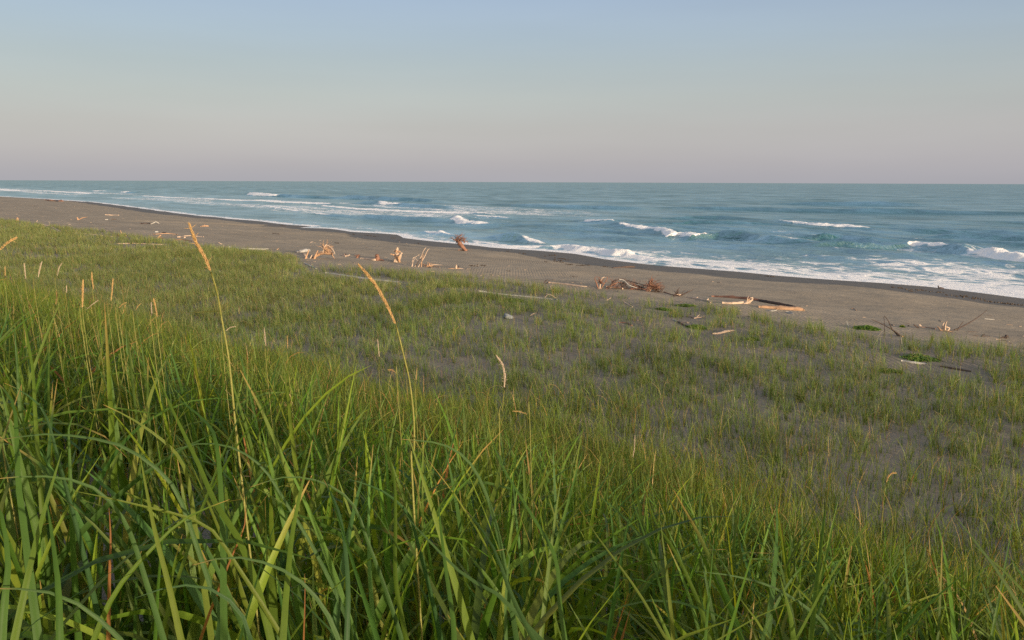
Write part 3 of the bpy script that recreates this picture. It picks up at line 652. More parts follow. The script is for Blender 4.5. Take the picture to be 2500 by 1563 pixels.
_seed = [100]
def wood(name, label, cat, base, strands=(), masses=(), group=None, jit=.35):
    """strands: (part, material, mode, [(px, py, width px), ...]); mode g = lying on the sand, a = in the air at the thing's own distance.
    masses: (part, material, (px, py, radius px), count, twig px, main direction) roots or twigs spreading out of a point"""
    b = hit(*base); d0 = depth_of(b); root = empty(name, b); tag(root, label, cat, group)
    pxm = d0 / F
    for part, mt, mode, pts in strands:
        _seed[0] += 1; rs = np.random.default_rng(_seed[0])
        P, rr = [], []
        off = 0.0; drift = rs.normal(0, jit)
        for i, (px, py, w) in enumerate(pts):
            if mode == 'g':
                p = hit(px, py); r = w * .5 * depth_of(p) / F; p = p + np.array([0, 0, r * .35])
            else:
                span = math.hypot(pts[-1][0] - pts[0][0], pts[-1][1] - pts[0][1]) * pxm
                off = drift * span * (i / max(1, len(pts) - 1)) + (rs.normal(0, .06) * span if i else 0)
                if mode == 'b': off = span * .5 * (i / max(1, len(pts) - 1))
                p = at(px, py, d0 + off); r = w * .5 * pxm * (.82 if w > 6 else .68)
                gz = float(terrain(p[0], p[1]))
                if p[2] < gz: p[2] = gz + r * .3
                if i == 0 and p[2] - gz < .35 and mode != 'f': p[2] = gz - .05
            P.append(p); rr.append(max(r, .006))
        tubes_obj(part, [tube(P, rr, 8 if max(rr) > .05 else 6, .10, _seed[0])], MT[mt], root, b)
    for part, mt, (cx, cy, rad), cnt, tw, up in masses:
        _seed[0] += 1; rs = np.random.default_rng(_seed[0]); c = at(cx, cy, d0); Rw = rad * pxm; L = []
        for i in range(cnt):
            v = rs.normal(0, 1, 3); v[2] = abs(v[2]) * up[2] + up[2] * .4 if up[2] else v[2]; v = v + np.array([up[0], up[1], 0]) * 1.1; v /= np.linalg.norm(v)
            ln = Rw * rs.uniform(.55, 1.15); p0 = c + rs.normal(0, .12, 3) * Rw; cur = p0; dirv = v; pp = [p0]
            for q in range(4):
                dirv = dirv + rs.normal(0, .33, 3); dirv /= np.linalg.norm(dirv); cur = cur + dirv * ln / 4
                gz = float(terrain(cur[0], cur[1])); cur = cur.copy(); cur[2] = max(cur[2], gz + .01); pp.append(cur)
            r0 = tw * .5 * pxm * rs.uniform(.6, 1.4); L.append(tube(pp, [r0, r0 * .8, r0 * .55, max(r0 * .25, .004)], 5, .12, _seed[0] * 50 + i))
            if rs.random() < .6:
                d2 = dirv + rs.normal(0, .8, 3); d2 /= np.linalg.norm(d2); e = pp[2] + d2 * ln * .4; L.append(tube([pp[2], (pp[2] + e) / 2 + rs.normal(0, .05, 3) * Rw, e], [r0 * .6, r0 * .2], 4, .1, i))
        tubes_obj(part, L, MT[mt], root, b)
    return root

# ---- beach driftwood, from the right of the long tangle to the far left
wood('driftwood_stump', 'dark red uprooted stump with fanned roots at the water edge, seen against the surf', 'stump', (1128, 612),
     [('trunk', 'red', 'a', [(1138, 614, 9), (1130, 603, 12), (1122, 594, 13), (1117, 586, 10)]), ('root', 'red', 'a', [(1134, 610, 7), (1126, 616, 5), (1118, 623, 3)]), ('root', 'red', 'a', [(1134, 611, 6), (1142, 609, 4)])],
     [('root_fan', 'red', (1117, 590, 27), 30, 1.98, (0, 0, .9)), ('root_fan', 'red', (1133, 592, 19), 13, 1.61, (.5, 0, .9))])
wood('fallen_tree', 'tan uprooted driftwood tree with basket of roots behind leaning forked legs', 'driftwood', (775, 632),
     [('trunk', 'tan', 'a', [(812, 620, 8), (790, 618, 11), (778, 622, 9), (768, 628, 7), (760, 640, 5)]),
      ('leg', 'tan', 'a', [(766, 645, 6), (768, 630, 7), (772, 620, 6), (776, 612, 4)]), ('leg', 'pale', 'a', [(752, 641, 7), (748, 630, 8), (742, 620, 6), (738, 617, 3)]),
      ('leg', 'pale', 'a', [(756, 640, 5), (758, 630, 5), (762, 622, 3)]), ('branch', 'tan', 'a', [(745, 622, 6), (752, 616, 5), (753, 610, 3)]),
      ('root', 'pale', 'a', [(788, 616, 5), (793, 602, 4), (798, 596, 3)]), ('root', 'pale', 'a', [(796, 598, 4), (806, 603, 3), (815, 614, 3), (818, 622, 2)]), ('root', 'tan', 'a', [(818, 622, 3), (805, 616, 4), (790, 618, 5)])],
     [('root_mass', 'tan', (796, 612, 25), 30, 1.61, (.5, 0, .8))])
wood('driftwood_log', 'pale grey log lying behind the forked tan tree at the grass edge', 'log', (745, 612), [('trunk', 'silver', 'g', [(722, 617, 5), (736, 616, 8), (750, 614, 9), (756, 614, 8)])])
wood('driftwood_branch', 'short pale branch just right of the forked tan tree', 'branch', (845, 626), [('branch', 'pale', 'g', [(826, 622, 2), (838, 625, 4), (846, 627, 5), (853, 623, 3)]), ('twig', 'tan', 'g', [(838, 626, 3), (843, 621, 3), (850, 626, 2)])])
wood('driftwood_stump', 'small brown gnarled stump left of the log with a stump end', 'stump', (873, 630), [('trunk', 'red', 'a', [(871, 632, 8), (873, 626, 9), (876, 623, 5)])], [('root_mass', 'red', (873, 626, 10), 11, 1.24, (0, 0, .8))])
wood('driftwood_log', 'tan log ending in a square dark red stump on open sand', 'log', (922, 636),
     [('trunk', 'pale', 'g', [(881, 632, 4), (895, 634, 6), (912, 636, 6), (922, 636, 5)]), ('stump', 'red', 'a', [(922, 636, 15), (921, 629, 14), (920, 622, 11)]), ('root', 'red', 'a', [(920, 635, 6), (930, 634, 6), (937, 637, 4)])],
     [('root_mass', 'red', (922, 629, 10), 10, 1.86, (0, 0, .7))])
wood('driftwood_stump', 'tall upright bleached stump with two legs and side arms on open sand', 'stump', (970, 640),
     [('leg', 'pale', 'a', [(963, 641, 7), (964, 632, 8), (967, 624, 10)]), ('leg', 'tan', 'a', [(975, 641, 8), (974, 632, 8), (971, 624, 10)]), ('trunk', 'pale', 'a', [(969, 634, 16), (969, 624, 15), (969, 615, 11), (970, 607, 7), (969, 604, 3)]),
      ('arm', 'tan', 'a', [(966, 625, 6), (960, 622, 5), (953, 620, 3)]), ('arm', 'pale', 'a', [(971, 628, 6), (978, 622, 5), (983, 618, 3)]), ('arm', 'pale', 'a', [(974, 630, 4), (980, 621, 3), (977, 614, 2)])],
     [('knot_mass', 'tan', (969, 617, 9), 14, 4, (0, 0, .6))])
wood('branch_tangle', 'thin pale branches sticking up with loose sticks on the sand, left of the star stump', 'branches', (1030, 652),
     [('branch', 'pale', 'a', [(1012, 645, 3), (1028, 628, 3), (1033, 615, 2), (1041, 603, 1.2)]), ('branch', 'pale', 'a', [(1020, 646, 4), (1036, 628, 3), (1043, 613, 2), (1048, 607, 1.2)]), ('branch', 'tan', 'a', [(1028, 646, 4), (1030, 636, 3), (1034, 620, 2)]),
      ('branch', 'pale', 'a', [(1007, 643, 2.5), (1008, 632, 2.5), (1016, 627, 2), (1026, 620, 1.5)]), ('branch', 'pale', 'a', [(1004, 640, 2), (1012, 632, 2), (1018, 635, 1.5), (1022, 640, 1.2)]), ('branch', 'dark', 'a', [(1014, 645, 2.5), (1022, 638, 2), (1030, 630, 1.5)]),
      ('stick', 'tan', 'g', [(1032, 646, 3), (1050, 650, 3), (1073, 653, 2)]), ('stick', 'pale', 'g', [(1040, 650, 2), (1060, 647, 2), (1083, 648, 1.5)]), ('stick', 'tan', 'g', [(1036, 648, 4), (1048, 652, 3), (1054, 655, 2)])],
     [('twigs', 'tan', (1048, 650, 14), 16, 1.6, (.3, 0, .3))])
wood('driftwood_stump', 'small pale star shaped stump lying alone at the grass edge', 'stump', (1116, 656),
     [('trunk', 'pale', 'a', [(1114, 660, 8), (1114, 653, 7), (1114, 646, 4)]), ('root', 'tan', 'a', [(1112, 655, 6), (1104, 657, 4), (1095, 658, 2)]), ('root', 'pale', 'a', [(1116, 656, 6), (1124, 656, 4), (1132, 657, 2)]), ('root', 'tan', 'a', [(1114, 657, 5), (1118, 660, 4), (1122, 662, 2)]), ('root', 'dark', 'a', [(1116, 655, 4), (1120, 650, 3)])])

# ---- long logs in the grass
wood('driftwood_log', 'short silver log end at the foot of the forked tan tree', 'log', (758, 650), [('trunk', 'silver', 'g', [(743, 643, 3), (755, 649, 4), (772, 656, 3)])])
wood('driftwood_log', 'long silver log lying through grass behind the second tall seed head', 'log', (880, 680), [('trunk', 'silver', 'g', [(795, 667, 3), (840, 674, 5), (890, 682, 6), (940, 687, 5), (980, 691, 4)])])
wood('driftwood_log', 'thin straight silver pole half hidden by grass left of the dark tangle', 'log', (1250, 722), [('trunk', 'silver', 'g', [(1170, 712, 4), (1220, 719, 4), (1290, 726, 4), (1360, 733, 3)])])
wood('driftwood_log', 'slim pale log with a small dark snag at its left end', 'log', (1380, 693), [('trunk', 'pale', 'g', [(1338, 690, 3), (1380, 695, 5), (1420, 700, 4), (1440, 701, 2)]), ('snag', 'dark', 'a', [(1326, 690, 3), (1332, 686, 4), (1338, 682, 2)]), ('snag', 'dark', 'a', [(1330, 691, 3), (1338, 690, 3), (1341, 684, 2)])])
# ---- the long tangle
wood('fallen_tree', 'dark branchy driftwood tree with looping red roots, left half of the long tangle', 'driftwood', (1500, 706),
     [('root', 'red', 'a', [(1462, 696, 4), (1455, 688, 4), (1452, 680, 3), (1456, 676, 2), (1466, 678, 2)]), ('root', 'pale', 'a', [(1464, 696, 5), (1468, 684, 4), (1474, 677, 3), (1480, 678, 2)]), ('root', 'red', 'a', [(1466, 697, 5), (1478, 688, 4), (1483, 680, 3), (1481, 675, 2)]),
      ('branch', 'dark', 'a', [(1480, 702, 5), (1496, 691, 5), (1512, 682, 5), (1522, 682, 5), (1534, 686, 4), (1560, 693, 4), (1582, 700, 3)]),
      ('branch', 'silver', 'a', [(1512, 682, 4), (1524, 685, 4), (1534, 695, 3), (1548, 701, 3), (1574, 708, 2)]),
      ('branch', 'red', 'a', [(1478, 703, 5), (1492, 697, 4), (1510, 690, 4), (1524, 693, 3), (1532, 704, 2)]),
      ('branch', 'dark', 'a', [(1500, 702, 4), (1520, 705, 4), (1536, 709, 3), (1550, 716, 2)]), ('branch', 'dark', 'a', [(1504, 710, 4), (1508, 700, 3), (1516, 688, 3)]),
      ('branch', 'red', 'a', [(1530, 704, 4), (1550, 705, 4), (1572, 706, 3), (1590, 712, 3)]), ('branch', 'dark', 'a', [(1538, 690, 3), (1560, 699, 3), (1575, 706, 3), (1584, 716, 2)]), ('branch', 'dark', 'a', [(1484, 697, 3), (1498, 686, 3), (1508, 684, 2)]),
      ('trunk', 'pale', 'g', [(1480, 702, 7), (1496, 703, 6), (1520, 706, 5)])],
     [('root_mass', 'red', (1467, 691, 17), 22, 1.61, (0, 0, .8)), ('twigs', 'red', (1498, 698, 24), 22, 1.2, (.5, 0, .5)), ('twigs', 'dark', (1520, 697, 26), 22, 1.3, (.5, 0, .5)), ('twigs', 'red', (1548, 701, 26), 24, 1.2, (.4, 0, .5)), ('twigs', 'dark', (1566, 706, 20), 14, 1.2, (.4, 0, .4))])
wood('driftwood_stump', 'big reddish root wad with dense thin roots, right half of the tangle', 'root wad', (1595, 712),
     [('root', 'red', 'a', [(1580, 706, 13), (1586, 694, 12), (1591, 684, 8), (1593, 681, 5)]), ('root', 'tan', 'a', [(1584, 713, 8), (1588, 702, 8), (1592, 690, 5)]), ('root', 'dark', 'a', [(1576, 712, 5), (1590, 706, 5), (1608, 712, 4), (1614, 718, 2)]),
      ('root', 'dark', 'a', [(1612, 720, 3), (1618, 708, 3), (1622, 698, 2)])],
     [('root_mass', 'red', (1592, 700, 27), 39, 1.61, (.15, 0, .7)), ('root_mass', 'red', (1608, 704, 23), 30, 1.36, (.4, 0, .7)), ('root_mass', 'dark', (1600, 708, 29), 14, 1.36, (.4, 0, .4))])
wood('driftwood_branch', 'dark forked twiggy branch at the right end of the tangle', 'branch', (1655, 724),
     [('branch', 'dark', 'a', [(1655, 724, 5), (1668, 719, 5), (1680, 713, 4), (1692, 707, 2)]), ('branch', 'dark', 'a', [(1645, 722, 3), (1652, 712, 3), (1660, 702, 2)]), ('branch', 'red', 'g', [(1622, 714, 3), (1640, 720, 3), (1660, 724, 4)]), ('branch', 'dark', 'a', [(1660, 721, 3), (1668, 712, 2), (1674, 706, 1.5)]),
      ('stick', 'pale', 'g', [(1645, 720, 3), (1655, 721, 5), (1664, 720, 3)])], [('twigs', 'dark', (1652, 719, 17), 14, 1.5, (0, 0, .7))])
wood('driftwood_branch', 'knobbly pale branch lying flat between the tangle and the curved log', 'branch', (1705, 732),
     [('branch', 'pale', 'g', [(1675, 727, 3), (1692, 729, 5), (1710, 732, 4), (1728, 736, 5), (1735, 740, 3)]), ('twig', 'pale', 'g', [(1700, 729, 3), (1703, 726, 2)]), ('twig', 'pale', 'g', [(1724, 735, 4), (1729, 731, 3)])])
wood('driftwood_log', 'long dark brown log, grey at its far right end, on open sand', 'log', (1850, 740),
     [('trunk', 'red', 'g', [(1738, 725, 5), (1780, 727, 8), (1820, 731, 9), (1858, 736, 8)]), ('trunk', 'dark', 'g', [(1856, 736, 8), (1880, 741, 9), (1920, 748, 9), (1952, 755, 7)]), ('snag', 'dark', 'a', [(1952, 756, 3), (1953, 747, 3)]), ('snag', 'dark', 'a', [(1944, 756, 3), (1945, 749, 2)])])
wood('driftwood_log', 'bleached curved log with curled roots at its right end', 'log', (1790, 742),
     [('trunk', 'pale', 'g', [(1763, 741, 6), (1785, 742, 8), (1808, 741, 8), (1820, 739, 8)]), ('root', 'pale', 'a', [(1816, 740, 7), (1828, 737, 7), (1836, 731, 6), (1837, 727, 4), (1832, 728, 3)]), ('root', 'tan', 'a', [(1820, 738, 6), (1828, 732, 5), (1829, 728, 4)]), ('root', 'pale', 'a', [(1824, 736, 4), (1825, 729, 3), (1828, 723, 2)]), ('root', 'pale', 'a', [(1827, 737, 5), (1834, 735, 5), (1839, 732, 3)])])
wood('driftwood_log', 'smooth orange tan log with a thin branch resting on top of it', 'log', (1905, 756),
     [('trunk', 'tan', 'g', [(1852, 751, 6), (1880, 753, 9), (1920, 756, 11), (1950, 758, 11), (1963, 759, 6)]), ('branch', 'tan', 'a', [(1890, 752, 3), (1906, 751, 3), (1918, 747, 3)]), ('branch', 'dark', 'a', [(1910, 754, 4), (1924, 749, 4), (1936, 752, 3)])])
wood('driftwood_stick', 'pale curved stick just in front of the orange tan log', 'stick', (1885, 760), [('stick', 'silver', 'g', [(1872, 758, 2), (1884, 760, 3), (1896, 758, 2)])])
wood('driftwood_stick', 'small silver splinters right of the pale curved stick', 'stick', (1926, 765), [('stick', 'silver', 'g', [(1918, 763, 2), (1928, 766, 3), (1938, 768, 2)]), ('stick', 'silver', 'g', [(1920, 761, 2), (1930, 762, 2), (1936, 765, 2)])])

# ---- sticks in the grass
STK = [
 ('driftwood_branch', 'pale forked branch in the grass below the knobbly branch', 'branch', (1700, 778), [('branch', 'pale', 'a', [(1688, 784, 4), (1698, 777, 5), (1708, 768, 3)]), ('branch', 'pale', 'a', [(1686, 776, 4), (1698, 778, 5), (1720, 774, 2)]), ('branch', 'dark', 'a', [(1694, 784, 3), (1692, 778, 3), (1684, 772, 2)])]),
 ('driftwood_stick', 'stick half pale and half dark slanting through the grass', 'stick', (1665, 790), [('stick', 'silver', 'g', [(1643, 781, 3), (1655, 786, 4)]), ('stick', 'dark', 'g', [(1654, 786, 4), (1666, 793, 5), (1678, 798, 3)])]),
 ('driftwood_log', 'bent pale log on the sand in the middle of the grass', 'log', (1765, 814), [('trunk', 'pale', 'g', [(1738, 816, 4), (1755, 815, 6), (1772, 811, 7), (1790, 808, 4), (1798, 810, 2)])]),
 ('driftwood_stick', 'brown curved stick lying left of the mid grass, near the pale stone', 'stick', (1528, 793), [('stick', 'red', 'g', [(1512, 788, 3), (1530, 790, 4), (1543, 796, 5)])]),
 ('driftwood_stick', 'pale stick rising to the right in front of the tangle', 'stick', (1482, 733), [('stick', 'pale', 'a', [(1473, 739, 3), (1482, 733, 3), (1492, 727, 2)])]),
 ('driftwood_stick', 'pale stick slanting down to the right in front of the tangle', 'stick', (1533, 745), [('stick', 'pale', 'g', [(1524, 739, 3), (1534, 745, 4), (1544, 750, 3)]), ('twig', 'dark', 'g', [(1534, 742, 2), (1542, 746, 2)])]),
 ('driftwood_stick', 'small pale forked stick right of the pale stone', 'stick', (1300, 768), [('stick', 'pale', 'g', [(1295, 771, 3), (1302, 767, 3), (1309, 765, 2)])]),
 ('driftwood_stick', 'hooped pale twig arching in grass above the thin silver pole', 'stick', (1335, 728), [('stick', 'pale', 'a', [(1328, 726, 2), (1338, 719, 2), (1350, 723, 2), (1358, 731, 1.5)])]),
 ('driftwood_branch', 'dark forked branch like a letter V standing in the sand', 'branch', (2196, 820), [('branch', 'dark', 'a', [(2204, 823, 5), (2180, 806, 4), (2155, 792, 3), (2128, 780, 2)]), ('branch', 'dark', 'a', [(2196, 822, 4), (2178, 803, 4), (2170, 786, 3), (2160, 772, 2), (2158, 777, 1.5)]), ('twig', 'dark', 'a', [(2161, 808, 2), (2159, 790, 2), (2158, 773, 1.5)]), ('root', 'tan', 'g', [(2190, 818, 4), (2204, 823, 5)])]),
 ('driftwood_stump', 'bleached stump with upright prongs and one long dark branch to the right', 'stump', (2305, 808), [('root', 'pale', 'a', [(2304, 806, 7), (2301, 795, 6), (2305, 787, 4)]), ('root', 'pale', 'a', [(2308, 806, 7), (2308, 794, 6), (2312, 783, 4)]), ('root', 'tan', 'a', [(2301, 806, 6), (2294, 803, 6), (2289, 798, 4)]), ('root', 'pale', 'a', [(2298, 808, 5), (2312, 808, 6), (2318, 802, 5), (2310, 798, 4)]),
    ('branch', 'dark', 'b', [(2310, 809, 5), (2340, 802, 5), (2370, 786, 4), (2390, 773, 3), (2410, 757, 1.5)]), ('branch', 'dark', 'a', [(2336, 802, 3), (2346, 793, 2.5), (2352, 785, 2)]), ('root', 'tan', 'g', [(2300, 808, 4), (2316, 810, 4), (2328, 811, 2)])]),
 ('driftwood_snag', 'small black leaning snag left of the pronged bleached stump', 'snag', (2238, 801), [('snag', 'dark', 'a', [(2245, 803, 5), (2238, 798, 5), (2231, 793, 5)])]),
 ('driftwood_snag', 'pinkish curled lump of wood touching the black snag', 'snag', (2246, 800), [('knot', 'pale', 'a', [(2240, 798, 5), (2244, 794, 6), (2249, 798, 5)]), ('twig', 'red', 'g', [(2250, 799, 2), (2264, 800, 2), (2284, 804, 3)])]),
 ('driftwood_snag', 'tiny dark stub left of the black snag', 'snag', (2218, 797), [('stub', 'dark', 'a', [(2217, 799, 3), (2217, 795, 4), (2220, 796, 2)])]),
 ('driftwood_branch', 'flat dark arched branch between the pronged stump and the crossed sticks', 'branch', (2370, 812), [('branch', 'dark', 'a', [(2355, 814, 3), (2366, 810, 3), (2378, 812, 3), (2386, 818, 2)])]),
 ('driftwood_branch', 'dark crossed sticks left of the round dark lump', 'branch', (2402, 822), [('stick', 'dark', 'a', [(2390, 819, 4), (2402, 822, 4), (2416, 825, 3)]), ('stick', 'dark', 'a', [(2394, 824, 3), (2400, 818, 4), (2404, 816, 3)]), ('stick', 'silver', 'a', [(2398, 819, 3), (2410, 824, 3)])]),
 ('driftwood_stump', 'dark rounded lump of wood at the far right of the sand', 'stump', (2448, 826), [('trunk', 'dark', 'a', [(2438, 828, 6), (2448, 827, 8), (2458, 825, 7)]), ('knot', 'dark', 'a', [(2454, 826, 6), (2457, 820, 7), (2463, 824, 3)])]),
 ('driftwood_stick', 'pale stick lying under the dark rounded lump', 'stick', (2450, 832), [('stick', 'pale', 'g', [(2432, 829, 2), (2448, 831, 3), (2464, 834, 2)])]),
 ('driftwood_stick', 'thin white stick alone on the rippled sand at the far right', 'stick', (2416, 780), [('stick', 'silver', 'g', [(2403, 779, 2), (2416, 780, 2.5), (2429, 781, 2)])]),
 ('driftwood_stick', 'thin white upright stick left of the bright green plant mat', 'stick', (2070, 800), [('stick', 'silver', 'a', [(2075, 810, 3), (2071, 797, 3), (2067, 785, 2)])]),
 ('driftwood_stick', 'pale curved twig on the rippled sand right of the long dark log', 'stick', (2084, 756), [('stick', 'tan', 'g', [(2079, 754, 2), (2086, 755, 2.5), (2091, 759, 2)])]),
 ('driftwood_log', 'grey weathered log in the grass below the green mat at right', 'log', (2230, 886), [('trunk', 'silver', 'g', [(2200, 882, 5), (2230, 887, 7), (2262, 890, 5)])]),
 ('driftwood_log', 'dark weathered log in the grass at the far right', 'log', (2340, 905), [('trunk', 'dark', 'g', [(2295, 895, 5), (2330, 902, 7), (2370, 908, 5)])]),
 ('driftwood_snag', 'black stump piece on the wet sand beside the surf at right', 'snag', (2296, 704), [('stub', 'dark', 'a', [(2290, 704, 6), (2296, 704, 7), (2304, 706, 4)]), ('knot', 'dark', 'a', [(2292, 704, 4), (2291, 698, 5)])]),
 ('driftwood_log', 'dark flat log on the wet sand above the tangle', 'log', (1525, 652), [('trunk', 'dark', 'g', [(1494, 655, 3), (1515, 654, 5), (1540, 653, 7), (1550, 653, 4)])]),
 ('driftwood_stick', 'dark scrap of wood beside the surf right of the upright bleached stump', 'stick', (873, 565), [('stick', 'dark', 'g', [(868, 566, 2), (874, 564, 3)])]),
 # far left
 ('driftwood_pile', 'low red brown pile of branches at the waterline far left', 'driftwood', (132, 491), [('branch', 'red', 'g', [(110, 489, 3), (125, 491, 5), (154, 492, 3)]), ('branch', 'dark', 'g', [(114, 491, 3), (135, 492, 4), (150, 490, 3)])]),
 ('driftwood_stump', 'tan post like stump at the left grass edge', 'stump', (43, 541), [('trunk', 'tan', 'a', [(43, 543, 8), (43, 537, 8), (43, 532, 6)]), ('root', 'tan', 'g', [(34, 541, 4), (40, 541, 5)])]),
 ('driftwood_branch', 'long bent pale branch running through the far left grass edge', 'branch', (120, 555), [('branch', 'pale', 'g', [(90, 543, 2.5), (98, 548, 3), (122, 553, 3), (135, 560, 2.5), (150, 568, 2.5)]), ('twig', 'pale', 'a', [(90, 543, 2), (91, 538, 1.5)]), ('knot', 'tan', 'a', [(150, 573, 4), (151, 568, 4)])]),
 ('driftwood_log', 'straight pale pole on the far left grass', 'log', (215, 573), [('trunk', 'pale', 'g', [(178, 569, 3), (215, 572, 3.5), (250, 576, 3)])]),
 ('driftwood_stump', 'tan stump with one arm pointing right on far left sand', 'stump', (191, 537), [('trunk', 'tan', 'a', [(190, 539, 6), (190, 535, 6), (188, 531, 4)]), ('arm', 'tan', 'a', [(190, 534, 4), (202, 532, 3), (213, 530, 2)])]),
 ('driftwood_stick', 'straight pale stick on far left sand right of the one armed stump', 'stick', (272, 526), [('stick', 'pale', 'g', [(257, 525, 2), (274, 526, 2.5), (290, 526, 2)])]),
 ('driftwood_stick', 'short pale chip on far left sand under the straight stick', 'stick', (261, 537), [('stick', 'silver', 'g', [(257, 537, 2.5), (265, 537, 3)])]),
 ('driftwood_stick', 'short dark chip on far left sand under the straight stick', 'stick', (278, 536), [('stick', 'dark', 'g', [(273, 536, 2.5), (284, 536, 2)])]),
 ('driftwood_branch', 'dark branch with a raised zigzag pale end on the left sand', 'branch', (365, 547), [('branch', 'dark', 'g', [(344, 547, 4), (356, 546, 3), (368, 547, 4)]), ('branch', 'silver', 'a', [(366, 547, 3), (374, 545, 3), (381, 542, 2.5), (389, 546, 2)])]),
 ('driftwood_stump', 'small tan horned stump left of the first tall seed head', 'stump', (500, 553), [('trunk', 'tan', 'g', [(490, 554, 3), (500, 553, 5), (509, 553, 4)]), ('horn', 'tan', 'a', [(499, 554, 4), (499, 549, 2)])]),
 ('driftwood_stick', 'thin slanting pale stick poking over the left grass', 'stick', (268, 564), [('stick', 'pale', 'g', [(258, 557, 2), (270, 565, 2), (282, 571, 2)])]),
 ('driftwood_pile', 'tan heap of broken wood in the left grass edge', 'driftwood', (298, 575), [('stick', 'tan', 'g', [(288, 576, 3), (298, 574, 5), (308, 577, 3)]), ('stick', 'tan', 'a', [(294, 576, 4), (296, 570, 4), (294, 563, 2)]), ('stick', 'pale', 'g', [(262, 577, 3), (275, 578, 3), (283, 577, 2)]), ('stick', 'red', 'g', [(286, 574, 2), (296, 577, 3)])]),
 ('driftwood_log', 'long thin pale pole low in the left grass below the heap', 'log', (340, 597), [('trunk', 'pale', 'g', [(286, 596, 2.5), (330, 595, 3), (372, 597, 3), (405, 598, 2)]), ('twig', 'tan', 'a', [(274, 600, 3), (271, 593, 3), (268, 588, 2)])]),
 ('driftwood_log', 'pale blocky log, topmost of the scattered wood left of the first tall seed head', 'log', (382, 567), [('trunk', 'silver', 'g', [(378, 567, 3), (386, 567, 4)])]),
 ('driftwood_log', 'dark blocky log beside the pale blocky one', 'log', (402, 569), [('trunk', 'dark', 'g', [(397, 569, 3), (406, 570, 4)])]),
 ('driftwood_log', 'long tan pole in the scattered wood left of the first tall seed head', 'log', (410, 573), [('trunk', 'tan', 'g', [(375, 573, 2.5), (405, 571, 3), (433, 573, 2.5)])]),
 ('driftwood_log', 'short thick orange log in the scattered wood', 'log', (442, 580), [('trunk', 'pale', 'g', [(433, 580, 4), (442, 580, 6), (451, 581, 4)])]),
 ('driftwood_stump', 'reddish upright snag in the scattered wood', 'stump', (388, 582), [('trunk', 'tan', 'a', [(384, 583, 4), (388, 578, 5), (394, 574, 3)]), ('branch', 'red', 'a', [(380, 582, 3), (390, 580, 4), (400, 583, 2)])]),
 ('driftwood_stick', 'thin red stick, lowest of the scattered wood', 'stick', (445, 588), [('stick', 'red', 'g', [(425, 587, 2.5), (445, 586, 3), (470, 590, 2.5)])]),
 ('driftwood_stick', 'pale stick right of the orange log in the scattered wood', 'stick', (460, 577), [('stick', 'pale', 'g', [(447, 577, 2.5), (465, 576, 2.5)])]),
 ('driftwood_stick', 'pale stick behind the first tall seed head', 'stick', (490, 579), [('stick', 'pale', 'g', [(480, 578, 2.5), (496, 579, 3)])]),
 ('driftwood_stick', 'pale stick slanting down right of the first tall seed head', 'stick', (540, 596), [('stick', 'pale', 'a', [(546, 600, 3), (540, 596, 2.5), (534, 592, 2)])]),
 ('driftwood_log', 'pale pole at the grass edge right of the first tall seed head', 'log', (590, 607), [('trunk', 'silver', 'g', [(560, 604, 3), (595, 608, 3.5), (640, 609, 3), (655, 608, 2)])]),
 ('driftwood_stick', 'tan stick leaning up at the grass edge left of the pale grey log', 'stick', (677, 610), [('stick', 'tan', 'a', [(674, 613, 3), (678, 609, 3), (681, 606, 2)])]),
 ('driftwood_stick', 'small pale crooked twig on sand above the forked tan tree', 'stick', (760, 592), [('stick', 'pale', 'g', [(756, 594, 1.5), (760, 592, 2.5), (764, 591, 1.5)])]),
]
for nm, lb, ct, b, sd in STK: wood(nm, lb, ct, b, sd)

# ---- pale stone in the grass
def rock(name, label, px, py, w, h):
    b = hit(px, py + h * .5); d = depth_of(b); import bmesh
    bm = bmesh.new(); bmesh.ops.create_icosphere(bm, subdivisions=3, radius=1)
    for v in bm.verts:
        k = 1 + 1.1 * (float(fbm(v.co.x * 1.6 + 5, v.co.y * 1.3 + v.co.z * 2, 5, 3)) - .5)
        v.co = Vector((v.co.x * w * .5 * d / F * k, v.co.y * w * .45 * d / F * k, v.co.z * h * .6 * d / F * k))
    me = bpy.data.meshes.new(name); bm.to_mesh(me); bm.free(); me.materials.append(MT['stone'])
    for p in me.polygons: p.use_smooth = True
    o = bpy.data.objects.new(name, me); COL.objects.link(o); o.location = (b[0], b[1], b[2] + h * .3 * d / F); o.rotation_euler = (0, R(18), R(30))
    return tag(o, label, 'stone')
rock('pale_stone', 'pale blue grey stone lying among the tufts left of the dark tangle', 1242, 772, 28, 11)

